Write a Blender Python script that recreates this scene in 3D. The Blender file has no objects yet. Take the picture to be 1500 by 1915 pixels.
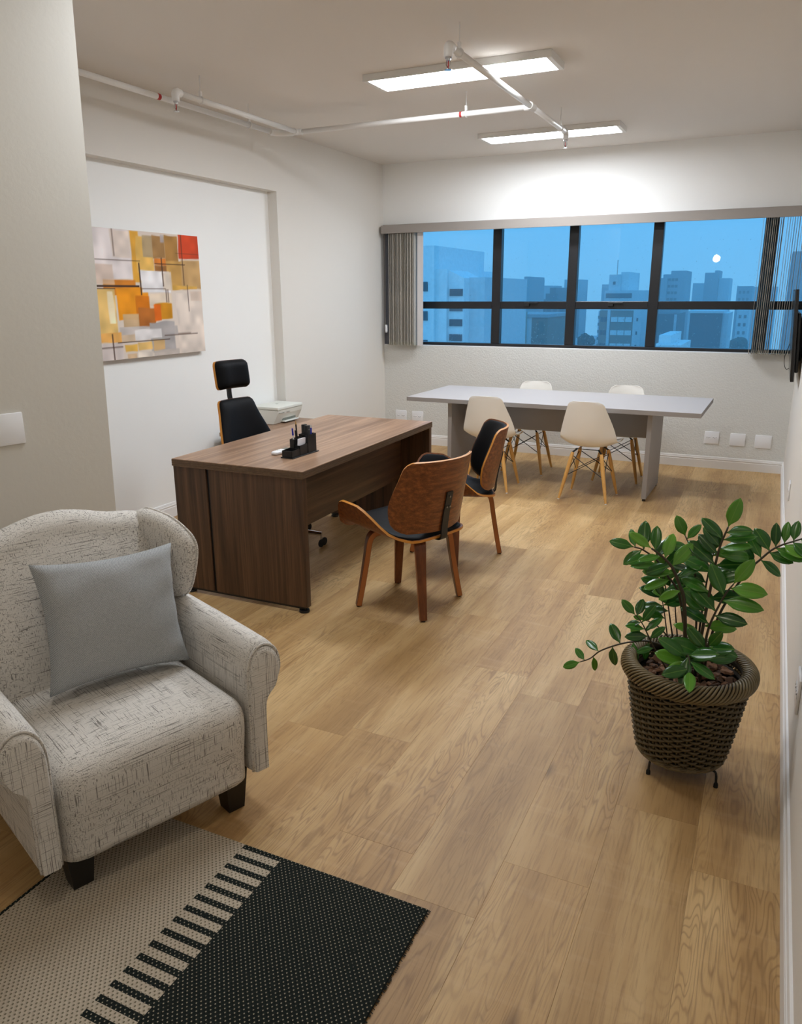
import bpy, bmesh, math, random
import numpy as np
from mathutils import Vector, Matrix, Euler

random.seed(7)
PI = math.pi
S = bpy.context.scene
COL = S.collection

# ------------------------------------------------------------------ camera
def set_camera():
    yaw, pitch, roll, fpx = 0.44487524, 0.27687630, -0.00556768, 1436.868
    cy, sy = math.cos(yaw), math.sin(yaw)
    f = Vector((-sy * math.cos(pitch), cy * math.cos(pitch), -math.sin(pitch)))
    r = Vector((cy, sy, 0)); u = r.cross(f)
    r2 = math.cos(roll) * r + math.sin(roll) * u
    u2 = r2.cross(f)
    cd = bpy.data.cameras.new('camera'); cam = bpy.data.objects.new('camera', cd); COL.objects.link(cam)
    m = Matrix((r2, u2, -f)).transposed().to_4x4(); m.translation = (0, 0, 1.62)
    cam.matrix_world = m
    cd.sensor_fit = 'HORIZONTAL'; cd.sensor_width = 36; cd.lens = 36 * fpx / 1500
    cd.clip_start = 0.02; cd.clip_end = 2000
    S.camera = cam
set_camera()

def lin(c):
    return tuple((x / 255 / 12.92) if x / 255 <= 0.04045 else (((x / 255) + 0.055) / 1.055) ** 2.4 for x in c[:3]) + (1.0,)

# ------------------------------------------------------------------ world, exposure, light levels
SKY_STRENGTH = 0.71
LAMP_STRENGTH = 18.0
NEAR_LAMP = 0.55            # the third fixture, above the frame, runs dimmer
w = bpy.data.worlds.new('dusk'); S.world = w; w.use_nodes = True
nt = w.node_tree; nt.nodes.clear()
o_ = nt.nodes.new('ShaderNodeOutputWorld'); b_ = nt.nodes.new('ShaderNodeBackground')
tc = nt.nodes.new('ShaderNodeTexCoord'); sx = nt.nodes.new('ShaderNodeSeparateXYZ'); rp = nt.nodes.new('ShaderNodeValToRGB')
nt.links.new(tc.outputs['Generated'], sx.inputs[0]); nt.links.new(sx.outputs['Z'], rp.inputs[0])
rp.color_ramp.elements[0].position = 0.0; rp.color_ramp.elements[0].color = lin((116, 180, 216))
rp.color_ramp.elements[1].position = 0.25; rp.color_ramp.elements[1].color = lin((74, 160, 222))
nt.links.new(rp.outputs[0], b_.inputs[0]); b_.inputs[1].default_value = SKY_STRENGTH
nt.links.new(b_.outputs[0], o_.inputs[0])
S.view_settings.view_transform = 'Standard'; S.view_settings.look = 'None'
S.view_settings.gamma = 1.0; S.view_settings.use_curve_mapping = False
S.view_settings.exposure = 1.42
S.cycles.volume_bounces = 1
S.cycles.max_bounces = 10
S.cycles.transparent_max_bounces = 12

# ------------------------------------------------------------------ materials
M = {}
class NT:
    def __init__(s, name):
        s.m = bpy.data.materials.new(name); s.m.use_nodes = True
        s.t = s.m.node_tree; s.b = s.t.nodes['Principled BSDF']
    def n(s, typ, **kw):
        nd = s.t.nodes.new('ShaderNode' + typ)
        for k, v in kw.items():
            if k.startswith('_'): nd.inputs[k[1:].replace('_', ' ')].default_value = v
            else: setattr(nd, k, v)
        return nd
    def l(s, a, b): s.t.links.new(a, b)
    def math(s, op, a, b=None, c=None):
        nd = s.n('Math', operation=op)
        for i, v in enumerate((a, b, c)):
            if v is None: continue
            if hasattr(v, 'is_linked'): s.l(v, nd.inputs[i])
            else: nd.inputs[i].default_value = v
        return nd.outputs[0]
    def mix(s, fac, a, b, blend='MIX'):
        nd = s.n('Mix', data_type='RGBA', blend_type=blend)
        for i, v in ((0, fac), (6, a), (7, b)):
            if hasattr(v, 'is_linked'): s.l(v, nd.inputs[i])
            else: nd.inputs[i].default_value = v
        return nd.outputs[2]
    def ramp(s, fac, stops):
        nd = s.n('ValToRGB'); e = nd.color_ramp.elements
        while len(e) < len(stops): e.new(0.5)
        for el, (p, c) in zip(e, stops): el.position = p; el.color = c
        s.l(fac, nd.inputs[0]); return nd.outputs[0]
    def coord(s, scale=(1, 1, 1), rnd=0.0, loc=(0, 0, 0)):
        tcn = s.n('TexCoord'); v = tcn.outputs['Object']
        if rnd:
            oi = s.n('ObjectInfo'); add = s.n('VectorMath', operation='MULTIPLY_ADD')
            s.l(oi.outputs['Random'], add.inputs[0]); add.inputs[1].default_value = (rnd, rnd * 1.7, rnd * 0.6); s.l(v, add.inputs[2]); v = add.outputs[0]
        mp = s.n('Mapping'); s.l(v, mp.inputs[0]); mp.inputs['Scale'].default_value = scale; mp.inputs['Location'].default_value = loc
        return mp.outputs[0]
    def noise(s, vec, scale=1, detail=3, rough=0.5, dist=0):
        nd = s.n('TexNoise'); s.l(vec, nd.inputs['Vector'])
        nd.inputs['Scale'].default_value = scale; nd.inputs['Detail'].default_value = detail
        nd.inputs['Roughness'].default_value = rough; nd.inputs['Distortion'].default_value = dist
        return nd.outputs[0]
    def bump(s, h, strength=0.3, dist=0.002):
        nd = s.n('Bump'); nd.inputs['Strength'].default_value = strength; nd.inputs['Distance'].default_value = dist
        s.l(h, nd.inputs['Height']); s.l(nd.outputs[0], s.b.inputs['Normal'])

def mat(name, col, rough=0.5, metal=0.0, spec=0.5, bump=None, vary=0.0, coat=0.0):
    k = NT(name); k.b.inputs['Roughness'].default_value = rough; k.b.inputs['Metallic'].default_value = metal
    k.b.inputs['Specular IOR Level'].default_value = spec; k.b.inputs['Base Color'].default_value = lin(col)
    if coat: k.b.inputs['Coat Weight'].default_value = coat; k.b.inputs['Coat Roughness'].default_value = 0.12
    if bump or vary:
        v = k.coord()
        if vary:
            f = k.noise(v, 3.0, 4)
            c2 = tuple(max(0, x * (1 - vary)) for x in col)
            k.l(k.mix(f, lin(col), lin(c2)), k.b.inputs['Base Color'])
        if bump:
            k.bump(k.noise(v, bump[0], 4, 0.6), bump[1], bump[2] if len(bump) > 2 else 0.002)
    M[name] = k.m; return k.m

def wood(name, axis, c_light, c_dark, rough=0.4, freq=26, rnd=0.0, spec=0.4, fine=0.25, long=0.9, dist=0.6):
    k = NT(name)
    short = freq
    sc = [short, short, short]; sc[axis] = long
    v = k.coord(tuple(sc), rnd=rnd)
    n1 = k.noise(v, 1.0, 5, 0.6, dist)
    sc2 = [short * 6] * 3; sc2[axis] = 3.0 * long / 0.9
    v2 = k.coord(tuple(sc2), rnd=rnd)
    n2 = k.noise(v2, 1.0, 3, 0.6)
    f = k.math('ADD', k.math('MULTIPLY', n1, 1 - fine), k.math('MULTIPLY', n2, fine))
    mid = tuple((a + b) / 2 for a, b in zip(c_light, c_dark))
    col = k.ramp(f, [(0.33, lin(c_dark)), (0.5, lin(mid)), (0.66, lin(c_light))])
    k.l(col, k.b.inputs['Base Color']); k.b.inputs['Roughness'].default_value = rough
    k.b.inputs['Specular IOR Level'].default_value = spec
    k.bump(f, 0.12, 0.001)
    M[name] = k.m

mat('wall_paint', (228, 223, 215), 0.85, bump=(60, 0.15, 0.002))
mat('wall_white', (245, 244, 241), 0.8, bump=(60, 0.1, 0.002))
mat('wall_grey', (220, 219, 214), 0.85, bump=(70, 0.9, 0.006))
mat('wall_column', (212, 208, 199), 0.85, bump=(45, 0.2, 0.003))
mat('ceiling_paint', (228, 222, 215), 0.9, bump=(60, 0.1, 0.002))
mat('trim_white', (236, 234, 232), 0.45)
mat('plate_white', (238, 238, 240), 0.35)
mat('slot_dark', (30, 30, 32), 0.5)
mat('pipe_white', (232, 229, 225), 0.4)
mat('band_red', (170, 30, 30), 0.5)
mat('chrome', (205, 205, 208), 0.12, metal=1.0)
mat('steel', (150, 150, 150), 0.35, metal=1.0)
mat('lamp_housing', (228, 226, 222), 0.5)
mat('frame_black', (24, 25, 28), 0.35, spec=0.5)
mat('valance_fabric', (158, 150, 143), 0.8, bump=(150, 0.3, 0.001))
mat('slat_fabric', (190, 182, 170), 0.85, bump=(200, 0.3, 0.001), vary=0.2)
mat('slat_light', (214, 210, 210), 0.8, bump=(200, 0.2, 0.001))
mat('weight_plastic', (168, 162, 146), 0.5)
mat('leather_black', (14, 14, 16), 0.56, spec=0.11, bump=(55, 0.25, 0.002))
mat('metal_black', (22, 22, 23), 0.45)
mat('plastic_black', (16, 16, 17), 0.4)
mat('rubber_black', (12, 12, 12), 0.7)
mat('table_grey', (189, 182, 178), 0.55, spec=0.3, bump=(400, 0.1, 0.0005))
mat('table_side', (150, 143, 138), 0.55, bump=(400, 0.1, 0.0005))
mat('shell_white', (240, 235, 226), 0.38)
mat('printer_white', (226, 227, 218), 0.45)
mat('printer_grey', (110, 114, 105), 0.5)
mat('soil', (30, 22, 16), 0.95, bump=(80, 0.8, 0.01))
mat('leg_black', (18, 14, 13), 0.4)
mat('ply_edge', (214, 142, 52), 0.45, vary=0.15)
mat('pen_blue', (30, 45, 160), 0.35)
mat('paper', (240, 238, 244), 0.7)
mat('gold', (190, 150, 80), 0.3, metal=0.6)
mat('screen_black', (10, 10, 12), 0.18)
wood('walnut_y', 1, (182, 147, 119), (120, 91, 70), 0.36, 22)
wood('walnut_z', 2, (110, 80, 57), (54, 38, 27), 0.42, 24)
wood('walnut_shaded_y', 1, (110, 80, 57), (54, 38, 27), 0.42, 24)  # desk laminate for the modesty panel, shade under the top put into its colour
wood('walnut_edge', 1, (112, 88, 64), (84, 63, 45), 0.45, 40)
wood('veneer_x', 0, (156, 94, 50), (86, 46, 22), 0.36, 60, fine=0.35, long=0.5, dist=0.12)
wood('veneer_z', 2, (132, 76, 40), (84, 46, 24), 0.36, 34)
wood('beech_z', 2, (232, 184, 112), (206, 150, 76), 0.45, 30)

def oak_floor():
    k = NT('oak_floor')
    R = 37.0
    a = k.coord((5.0, 0.55, 1), rnd=R); tone = k.noise(a, 1.0, 4, 0.55, 0.4)
    # cathedral grain: contour bands of a stretched noise
    b = k.coord((11, 1.5, 1), rnd=R * 1.3); base = k.noise(b, 1.0, 2, 0.5, 0.35)
    rings = k.math('SINE', k.math('MULTIPLY', base, 120.0))
    rings = k.math('POWER', k.math('MULTIPLY_ADD', rings, 0.5, 0.5), 5.0)
    mask = k.noise(k.coord((3, 0.9, 1), rnd=R * 0.7), 1.0, 2)
    mask = k.ramp(mask, [(0.42, (0, 0, 0, 1)), (0.62, (1, 1, 1, 1))])
    rings = k.math('MULTIPLY', rings, mask)
    c = k.coord((150, 7, 1), rnd=R); fine = k.noise(c, 1.0, 3, 0.6)
    d = k.coord((3.2, 22, 1), rnd=R); saw = k.noise(d, 1.0, 3, 0.6)
    col = k.ramp(tone, [(0.28, lin((158, 121, 76))), (0.48, lin((190, 153, 102))), (0.68, lin((213, 180, 129)))])
    col = k.mix(k.math('MULTIPLY', rings, 0.42), col, lin((118, 84, 50)))
    col = k.mix(k.math('MULTIPLY', k.ramp(fine, [(0.5, (0, 0, 0, 1)), (0.72, (1, 1, 1, 1))]), 0.42), col, lin((122, 88, 54)))
    col = k.mix(k.math('MULTIPLY', k.ramp(saw, [(0.55, (0, 0, 0, 1)), (0.75, (1, 1, 1, 1))]), 0.16), col, lin((222, 190, 150)))
    # knots
    vo = k.n('TexVoronoi', feature='F1'); k.l(k.coord((3.4, 1.15, 1), rnd=R * 2.1), vo.inputs['Vector']); vo.inputs['Scale'].default_value = 1.0
    kn = k.ramp(vo.outputs['Distance'], [(0.0, (1, 1, 1, 1)), (0.085, (0, 0, 0, 1))])
    col = k.mix(k.math('MULTIPLY', kn, 0.75), col, lin((86, 58, 34)))
    oi = k.n('ObjectInfo')
    hs = k.n('HueSaturation'); k.l(col, hs.inputs['Color'])
    k.l(k.math('MULTIPLY_ADD', oi.outputs['Random'], 0.13, 0.93), hs.inputs['Value'])
    k.l(hs.outputs[0], k.b.inputs['Base Color'])
    h = k.math('ADD', k.math('MULTIPLY', rings, -0.8), k.math('MULTIPLY', fine, 0.6))
    k.bump(h, 0.18, 0.0015)
    k.b.inputs['Roughness'].default_value = 0.46; k.b.inputs['Specular IOR Level'].default_value = 0.35
    M['oak_floor'] = k.m
oak_floor()

def slub_fabric():
    k = NT('slub_linen')
    base = k.noise(k.coord((1, 1, 1)), 260, 2)
    col = k.mix(base, lin((238, 234, 228)), lin((208, 203, 196)))
    tot = None
    tcn = k.n('TexCoord'); nv = k.n('SeparateXYZ'); k.l(tcn.outputs['Normal'], nv.inputs[0])
    for i, sc in enumerate(((6, 460, 460), (460, 6, 460), (460, 460, 6))):
        nz = k.noise(k.coord(tuple(sc), loc=(i * 3.1, i * 1.7, i * 5.3)), 1.0, 1, 0.4)
        r = k.ramp(nz, [(0.63, (0, 0, 0, 1)), (0.66, (1, 1, 1, 1))])
        face = k.math('SUBTRACT', 1.0, k.math('POWER', k.math('ABSOLUTE', nv.outputs[i]), 3.0))
        r = k.math('MULTIPLY', r, face)
        tot = r if tot is None else k.math('MAXIMUM', tot, r)
    big = k.noise(k.coord((1, 1, 1)), 34, 2)
    tot = k.math('MULTIPLY', tot, k.math('MULTIPLY_ADD', big, 2.0, -0.20))
    col = k.mix(k.math('MINIMUM', tot, 0.72), col, lin((72, 66, 60)))
    k.l(col, k.b.inputs['Base Color']); k.b.inputs['Roughness'].default_value = 0.9; k.b.inputs['Specular IOR Level'].default_value = 0.15
    k.bump(k.noise(k.coord((1, 1, 1)), 420, 2), 0.35, 0.001)
    M['slub_linen'] = k.m
slub_fabric()

def pillow_fabric():
    k = NT('pillow_weave')
    sp = k.n('SeparateXYZ'); k.l(k.coord(), sp.inputs[0])
    sxx = k.math('SINE', k.math('MULTIPLY', sp.outputs[0], 1300)); syy = k.math('SINE', k.math('MULTIPLY', sp.outputs[2], 1100))
    wv = k.math('MULTIPLY_ADD', k.math('MULTIPLY', sxx, syy), 0.5, 0.5)
    nz = k.noise(k.coord(), 240, 2)
    f = k.math('MULTIPLY_ADD', wv, 0.55, k.math('MULTIPLY', nz, 0.45))
    col = k.ramp(f, [(0.25, lin((134, 138, 140))), (0.7, lin((190, 193, 195)))])
    k.l(col, k.b.inputs['Base Color']); k.b.inputs['Roughness'].default_value = 0.9; k.b.inputs['Specular IOR Level'].default_value = 0.15
    k.bump(f, 0.5, 0.0015); M['pillow_weave'] = k.m
pillow_fabric()

def rug_weave():
    k = NT('rug_weave')
    sp = k.n('SeparateXYZ'); k.l(k.coord(), sp.inputs[0]); x, y = sp.outputs[0], sp.outputs[1]
    kx, ky = 2 * PI / 0.0140, 2 * PI / 0.0170
    pr = k.math('MULTIPLY', k.math('SINE', k.math('MULTIPLY', x, kx)), k.math('SINE', k.math('MULTIPLY', y, ky)))
    dot = k.ramp(pr, [(0.42, (0, 0, 0, 1)), (0.62, (1, 1, 1, 1))])
    rib = k.math('MULTIPLY_ADD', k.math('SINE', k.math('MULTIPLY', x, 2 * PI / 0.007)), 0.5, 0.5)
    nz = k.noise(k.coord(), 180, 2)
    cream = k.mix(nz, lin((206, 194, 174)), lin((178, 165, 146)))
    cream = k.mix(k.math('MULTIPLY', dot, 0.8), cream, lin((84, 76, 58)))
    dark = k.mix(nz, lin((40, 46, 43)), lin((24, 28, 27)))
    dotd = k.math('MULTIPLY', k.ramp(pr, [(0.66, (0, 0, 0, 1)), (0.86, (1, 1, 1, 1))]), k.ramp(k.noise(k.coord((1, 1, 1), loc=(3, 1, 0)), 60, 1), [(0.20, (0, 0, 0, 1)), (0.42, (1, 1, 1, 1))]))
    dark = k.mix(k.math('MULTIPLY', dotd, 0.7), dark, lin((200, 190, 165)))
    # local x runs across the rug, 0 at the dark outer edge
    bar = k.math('GREATER_THAN', k.math('FRACT', k.math('DIVIDE', k.math('ADD', y, 10 * 0.0442), 0.0442)), 0.56)
    in_dark = k.math('GREATER_THAN', x, -0.470)
    in_bar = k.math('MULTIPLY', k.math('GREATER_THAN', x, -0.606), bar)
    edge = k.math('LESS_THAN', x, -1.038)
    isd = k.math('MAXIMUM', k.math('MAXIMUM', in_dark, in_bar), edge)
    k.l(k.mix(isd, cream, dark), k.b.inputs['Base Color'])
    k.b.inputs['Roughness'].default_value = 0.95; k.b.inputs['Specular IOR Level'].default_value = 0.1
    k.bump(k.math('ADD', rib, k.math('MULTIPLY', pr, 0.8)), 0.6, 0.002)
    M['rug_weave'] = k.m
rug_weave()

def emis(name, col, strength):
    k = NT(name); k.b.inputs['Base Color'].default_value = (0.8, 0.8, 0.8, 1)
    k.b.inputs['Emission Color'].default_value = lin(col); k.b.inputs['Emission Strength'].default_value = strength
    M[name] = k.m
emis('diffuser_lit', (240, 247, 255), LAMP_STRENGTH)
emis('diffuser_dim', (240, 247, 255), LAMP_STRENGTH * NEAR_LAMP)
emis('globe_lit', (255, 246, 230), 30.0)

def glass():
    k = NT('window_glass'); t = k.t
    tr = k.n('BsdfTransparent'); tr.inputs[0].default_value = (0.93, 0.96, 0.98, 1)
    gl = k.n('BsdfGlossy'); gl.inputs['Roughness'].default_value = 0.0
    fr = k.n('Fresnel'); fr.inputs['IOR'].default_value = 1.5
    mx = k.n('MixShader'); k.l(fr.outputs[0], mx.inputs[0]); k.l(tr.outputs[0], mx.inputs[1]); k.l(gl.outputs[0], mx.inputs[2])
    k.l(mx.outputs[0], t.nodes['Material Output'].inputs[0]); M['window_glass'] = k.m
glass()
def drop():
    k = NT('rain_drop'); k.b.inputs['Roughness'].default_value = 0.05; k.b.inputs['Transmission Weight'].default_value = 1.0
    k.b.inputs['IOR'].default_value = 1.33; M['rain_drop'] = k.m
drop()

def leaf_mat():
    k = NT('leaf_green'); oi = k.n('ObjectInfo')
    col = k.ramp(oi.outputs['Random'], [(0.0, lin((30, 74, 26))), (0.6, lin((54, 112, 36))), (1.0, lin((104, 160, 50)))])
    sp = k.n('SeparateXYZ'); k.l(k.coord(), sp.inputs[0])
    rib = k.math('LESS_THAN', k.math('ABSOLUTE', sp.outputs[0]), 0.0012)
    col = k.mix(k.math('MULTIPLY', rib, 0.4), col, lin((120, 160, 70)))
    k.l(col, k.b.inputs['Base Color']); k.b.inputs['Roughness'].default_value = 0.22; k.b.inputs['Specular IOR Level'].default_value = 0.5
    M['leaf_green'] = k.m
leaf_mat()
mat('stem_brown', (58, 50, 30), 0.55)
def vary_mat(name, c1, c2, rough=0.8, bump=None):
    k = NT(name); oi = k.n('ObjectInfo'); nz = k.noise(k.coord((1, 1, 1), rnd=9), 30, 4)
    f = k.math('MULTIPLY_ADD', oi.outputs['Random'], 0.5, k.math('MULTIPLY', nz, 0.5))
    k.l(k.ramp(f, [(0.2, lin(c1)), (0.8, lin(c2))]), k.b.inputs['Base Color']); k.b.inputs['Roughness'].default_value = rough
    if bump: k.bump(nz, bump, 0.004)
    M[name] = k.m
vary_mat('bark', (62, 42, 30), (138, 98, 70), 0.85, 0.6)
mat('wicker', (104, 88, 56), 0.5, vary=0.35)
mat('wicker_rim', (140, 122, 84), 0.45, vary=0.4)
for nm, c in dict(city_white=(236, 238, 240), city_grey=(160, 164, 170), city_dark=(92, 94, 100), city_tan=(176, 156, 140), city_brown=(140, 118, 104), city_glass=(52, 58, 68), city_pale=(214, 218, 222), city_ground=(90, 95, 95), tree_dark=(40, 58, 44)).items():
    mat(nm, c, 0.85, vary=0.12)
# ------------------------------------------------------------------ geometry helpers
def newobj(name, me, mats, parent=None, loc=None, rot=None):
    o = bpy.data.objects.new(name, me); COL.objects.link(o)
    for m in (mats if isinstance(mats, (list, tuple)) else [mats]):
        me.materials.append(M[m])
    if parent is not None: o.parent = parent
    if loc is not None: o.location = loc
    if rot is not None: o.rotation_euler = rot
    return o

def meshobj(name, V, F, mats, parent=None, smooth=False, mi=None, loc=None, rot=None):
    me = bpy.data.meshes.new(name)
    me.from_pydata([tuple(map(float, v)) for v in V], [], [tuple(int(i) for i in f) for f in F])
    if smooth: me.shade_smooth()
    if mi is not None: me.polygons.foreach_set('material_index', list(mi))
    bm = bmesh.new(); bm.from_mesh(me); bmesh.ops.recalc_face_normals(bm, faces=bm.faces); bm.to_mesh(me); bm.free()
    me.update()
    return newobj(name, me, mats, parent, loc, rot)

class MB:
    """collects shapes that belong to ONE part"""
    def __init__(s): s.V, s.F, s.I = [], [], []
    def add(s, V, F, i=0):
        k = len(s.V); s.V += [tuple(map(float, v)) for v in V]; s.F += [tuple(j + k for j in f) for f in F]; s.I += [i] * len(F); return s
    def box(s, a, b, i=0, bev=0.0):
        x0, y0, z0 = a; x1, y1, z1 = b
        if bev <= 0:
            V = [(x, y, z) for x in (x0, x1) for y in (y0, y1) for z in (z0, z1)]
            return s.add(V, [(0, 1, 3, 2), (4, 6, 7, 5), (0, 4, 5, 1), (2, 3, 7, 6), (0, 2, 6, 4), (1, 5, 7, 3)], i)
        bm = bmesh.new(); bmesh.ops.create_cube(bm, size=1)
        for v in bm.verts: v.co = Vector(((x0 + x1) / 2 + v.co.x * (x1 - x0), (y0 + y1) / 2 + v.co.y * (y1 - y0), (z0 + z1) / 2 + v.co.z * (z1 - z0)))
        bmesh.ops.bevel(bm, geom=bm.edges[:], offset=bev, segments=2, affect='EDGES', profile=0.5)
        bm.verts.index_update()
        s.add([v.co for v in bm.verts], [[v.index for v in f.verts] for f in bm.faces], i); bm.free(); return s
    def tube(s, P, r, n=8, i=0, cap=True, sq=None):
        V, F = sweep(P, r, n, cap, sq); return s.add(V, F, i)
    def lathe(s, prof, n=20, c=(0, 0, 0), i=0):
        V, F = [], []
        for (r, z) in prof:
            for k in range(n):
                a = 2 * PI * k / n; V.append((c[0] + r * math.cos(a), c[1] + r * math.sin(a), c[2] + z))
        for j in range(len(prof) - 1):
            for k in range(n):
                F.append((j * n + k, j * n + (k + 1) % n, (j + 1) * n + (k + 1) % n, (j + 1) * n + k))
        F.append(tuple(range(n - 1, -1, -1))); F.append(tuple((len(prof) - 1) * n + k for k in range(n)))
        return s.add(V, F, i)
    def prism(s, poly, d0, d1, plane='xy', i=0):
        n = len(poly)
        def pt(p, d):
            return {'xy': (p[0], p[1], d), 'xz': (p[0], d, p[1]), 'yz': (d, p[0], p[1])}[plane]
        V = [pt(p, d0) for p in poly] + [pt(p, d1) for p in poly]
        F = [tuple(range(n - 1, -1, -1)), tuple(range(n, 2 * n))] + [(k, (k + 1) % n, n + (k + 1) % n, n + k) for k in range(n)]
        return s.add(V, F, i)
    def obj(s, name, mats, parent=None, smooth=False, loc=None, rot=None):
        o = meshobj(name, s.V, s.F, mats, parent, smooth, s.I, loc, rot)
        if smooth == 'auto': autosmooth(o)
        return o

def autosmooth(o, ang=0.6):
    me = o.data; me.shade_smooth()
    bm = bmesh.new(); bm.from_mesh(me)
    for e in bm.edges:
        if len(e.link_faces) == 2 and e.calc_face_angle(0) > ang: e.smooth = False
    bm.to_mesh(me); bm.free()

def sweep(P, r, n=8, cap=True, sq=None, closed=False):
    P = np.array(P, float); m = len(P); rr = np.broadcast_to(np.array(r, float), (m,)) if not isinstance(r, (list, tuple)) else np.array(r, float)
    if closed: T = np.roll(P, -1, 0) - np.roll(P, 1, 0)
    else:
        T = np.gradient(P, axis=0) if m > 2 else np.array([P[1] - P[0]] * 2)
    T /= np.linalg.norm(T, axis=1)[:, None]
    up = np.array([0, 0, 1.0]) if abs(T[0][2]) < 0.9 else np.array([0, 1.0, 0])
    if sq is not None: up = np.array(sq, float)
    N = np.cross(T[0], up); N /= np.linalg.norm(N)
    V, F = [], []
    for k in range(m):
        if k:
            N = N - T[k] * (N @ T[k]); N /= np.linalg.norm(N)
        B = np.cross(T[k], N)
        for j in range(n):
            a = 2 * PI * j / n; V.append(P[k] + rr[k] * (math.cos(a) * N + math.sin(a) * B))
    for k in range(m if closed else m - 1):
        k2 = (k + 1) % m
        for j in range(n):
            F.append((k * n + j, k * n + (j + 1) % n, k2 * n + (j + 1) % n, k2 * n + j))
    if cap and not closed:
        F.append(tuple(range(n - 1, -1, -1))); F.append(tuple((m - 1) * n + j for j in range(n)))
    return V, F

def smooth_path(P, k=6):
    P = [np.array(p, float) for p in P]; out = []
    for i in range(len(P) - 1):
        p0 = P[i - 1] if i else 2 * P[0] - P[1]; p1, p2 = P[i], P[i + 1]; p3 = P[i + 2] if i + 2 < len(P) else 2 * P[-1] - P[-2]
        for j in range(k):
            t = j / k
            out.append(0.5 * (2 * p1 + (p2 - p0) * t + (2 * p0 - 5 * p1 + 4 * p2 - p3) * t * t + (3 * p1 - p0 - 3 * p2 + p3) * t ** 3))
    out.append(P[-1]); return out

def shell(fn, nu, nv, th, name, mats, parent, us=None, vs=None, rim=1, inner=0, outer=0):
    """solid sheet from fn(u,v)->point, thickness th along the normal; rim faces take material index rim"""
    us = np.linspace(0, 1, nu) if us is None else np.array(us); vs = np.linspace(0, 1, nv) if vs is None else np.array(vs)
    nu, nv = len(us), len(vs)
    A = np.array([[fn(u, v) for v in vs] for u in us], float)
    du = np.gradient(A, axis=0); dv = np.gradient(A, axis=1)
    N = np.cross(du, dv); L = np.linalg.norm(N, axis=2); L[L < 1e-12] = 1; N /= L[..., None]
    tt = th(us, vs) if callable(th) else np.full((nu, nv), th)
    B = A + N * tt[..., None]
    V = list(A.reshape(-1, 3)) + list(B.reshape(-1, 3)); F, I = [], []
    q = nu * nv; ix = lambda i, j: i * nv + j
    for i in range(nu - 1):
        for j in range(nv - 1):
            F.append((ix(i, j), ix(i + 1, j), ix(i + 1, j + 1), ix(i, j + 1))); I.append(inner)
            F.append((q + ix(i, j), q + ix(i, j + 1), q + ix(i + 1, j + 1), q + ix(i + 1, j))); I.append(outer)
    per = [(i, 0) for i in range(nu)] + [(nu - 1, j) for j in range(1, nv)] + [(i, nv - 1) for i in range(nu - 2, -1, -1)] + [(0, j) for j in range(nv - 2, 0, -1)]
    for a, b in zip(per, per[1:] + per[:1]):
        F.append((ix(*a), ix(*b), q + ix(*b), q + ix(*a))); I.append(rim)
    o = meshobj(name, V, F, mats, parent, True, I); autosmooth(o, 0.9); return o

def soft_box(size, r, n=10, puff=(0, 0, 0), fn=None):
    """rounded, puffed box centred on the origin"""
    hx, hy, hz = [s / 2 for s in size]
    bm = bmesh.new(); bmesh.ops.create_cube(bm, size=2)
    bmesh.ops.subdivide_edges(bm, edges=bm.edges[:], cuts=n, use_grid_fill=True)
    for v in bm.verts:
        x, y, z = v.co
        # spread the grid towards the edges
        e = lambda t: math.sin(t * PI / 2) * 0.35 + t * 0.65
        p = Vector((e(x) * hx, e(y) * hy, e(z) * hz))
        c = Vector((max(-hx + r, min(hx - r, p.x)), max(-hy + r, min(hy - r, p.y)), max(-hz + r, min(hz - r, p.z))))
        d = p - c
        if d.length > 1e-9: p = c + d.normalized() * r
        gx, gy, gz = (1 - (p.x / hx) ** 2), (1 - (p.y / hy) ** 2), (1 - (p.z / hz) ** 2)
        q = p.copy()
        q.x += puff[0] * (p.x / hx) * max(0, gy) * max(0, gz)
        q.y += puff[1] * (p.y / hy) * max(0, gx) * max(0, gz)
        q.z += puff[2] * (p.z / hz) * max(0, gx) * max(0, gy)
        if fn: q = Vector(fn(q))
        v.co = q
    bm.verts.index_update()
    V = [v.co.copy() for v in bm.verts]; F = [[v.index for v in f.verts] for f in bm.faces]; bm.free(); return V, F

def thing(name, label, cat, loc=(0, 0, 0), rz=0.0, group=None):
    o = bpy.data.objects.new(name, None); COL.objects.link(o); o.empty_display_size = 0.1
    o.location = loc; o.rotation_euler = (0, 0, rz); o['label'] = label; o['category'] = cat
    if group: o['group'] = group
    return o
def tag(o, label, cat, group=None):
    o['label'] = label; o['category'] = cat
    if group: o['group'] = group
    return o
def struct(o, kind='structure'): o['kind'] = kind; return o
def copy_part(o, parent):
    c = o.copy(); COL.objects.link(c); c.parent = parent
    for ch in list(o.children): copy_part(ch, c)
    return c
def dup(root, loc, rz, label, group=None):
    r = root.copy(); COL.objects.link(r); r.location = loc; r.rotation_euler = (0, 0, rz); r['label'] = label
    if group: r['group'] = group
    for ch in list(root.children): copy_part(ch, r)
    return r

# ------------------------------------------------------------------ the room
XL, XR, YB, YF, ZC = -3.894, 0.202, 7.762, -0.6, 2.912
XREC, YREC, ZREC = -3.985, 5.785, 2.447      # recess in the left wall

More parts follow.
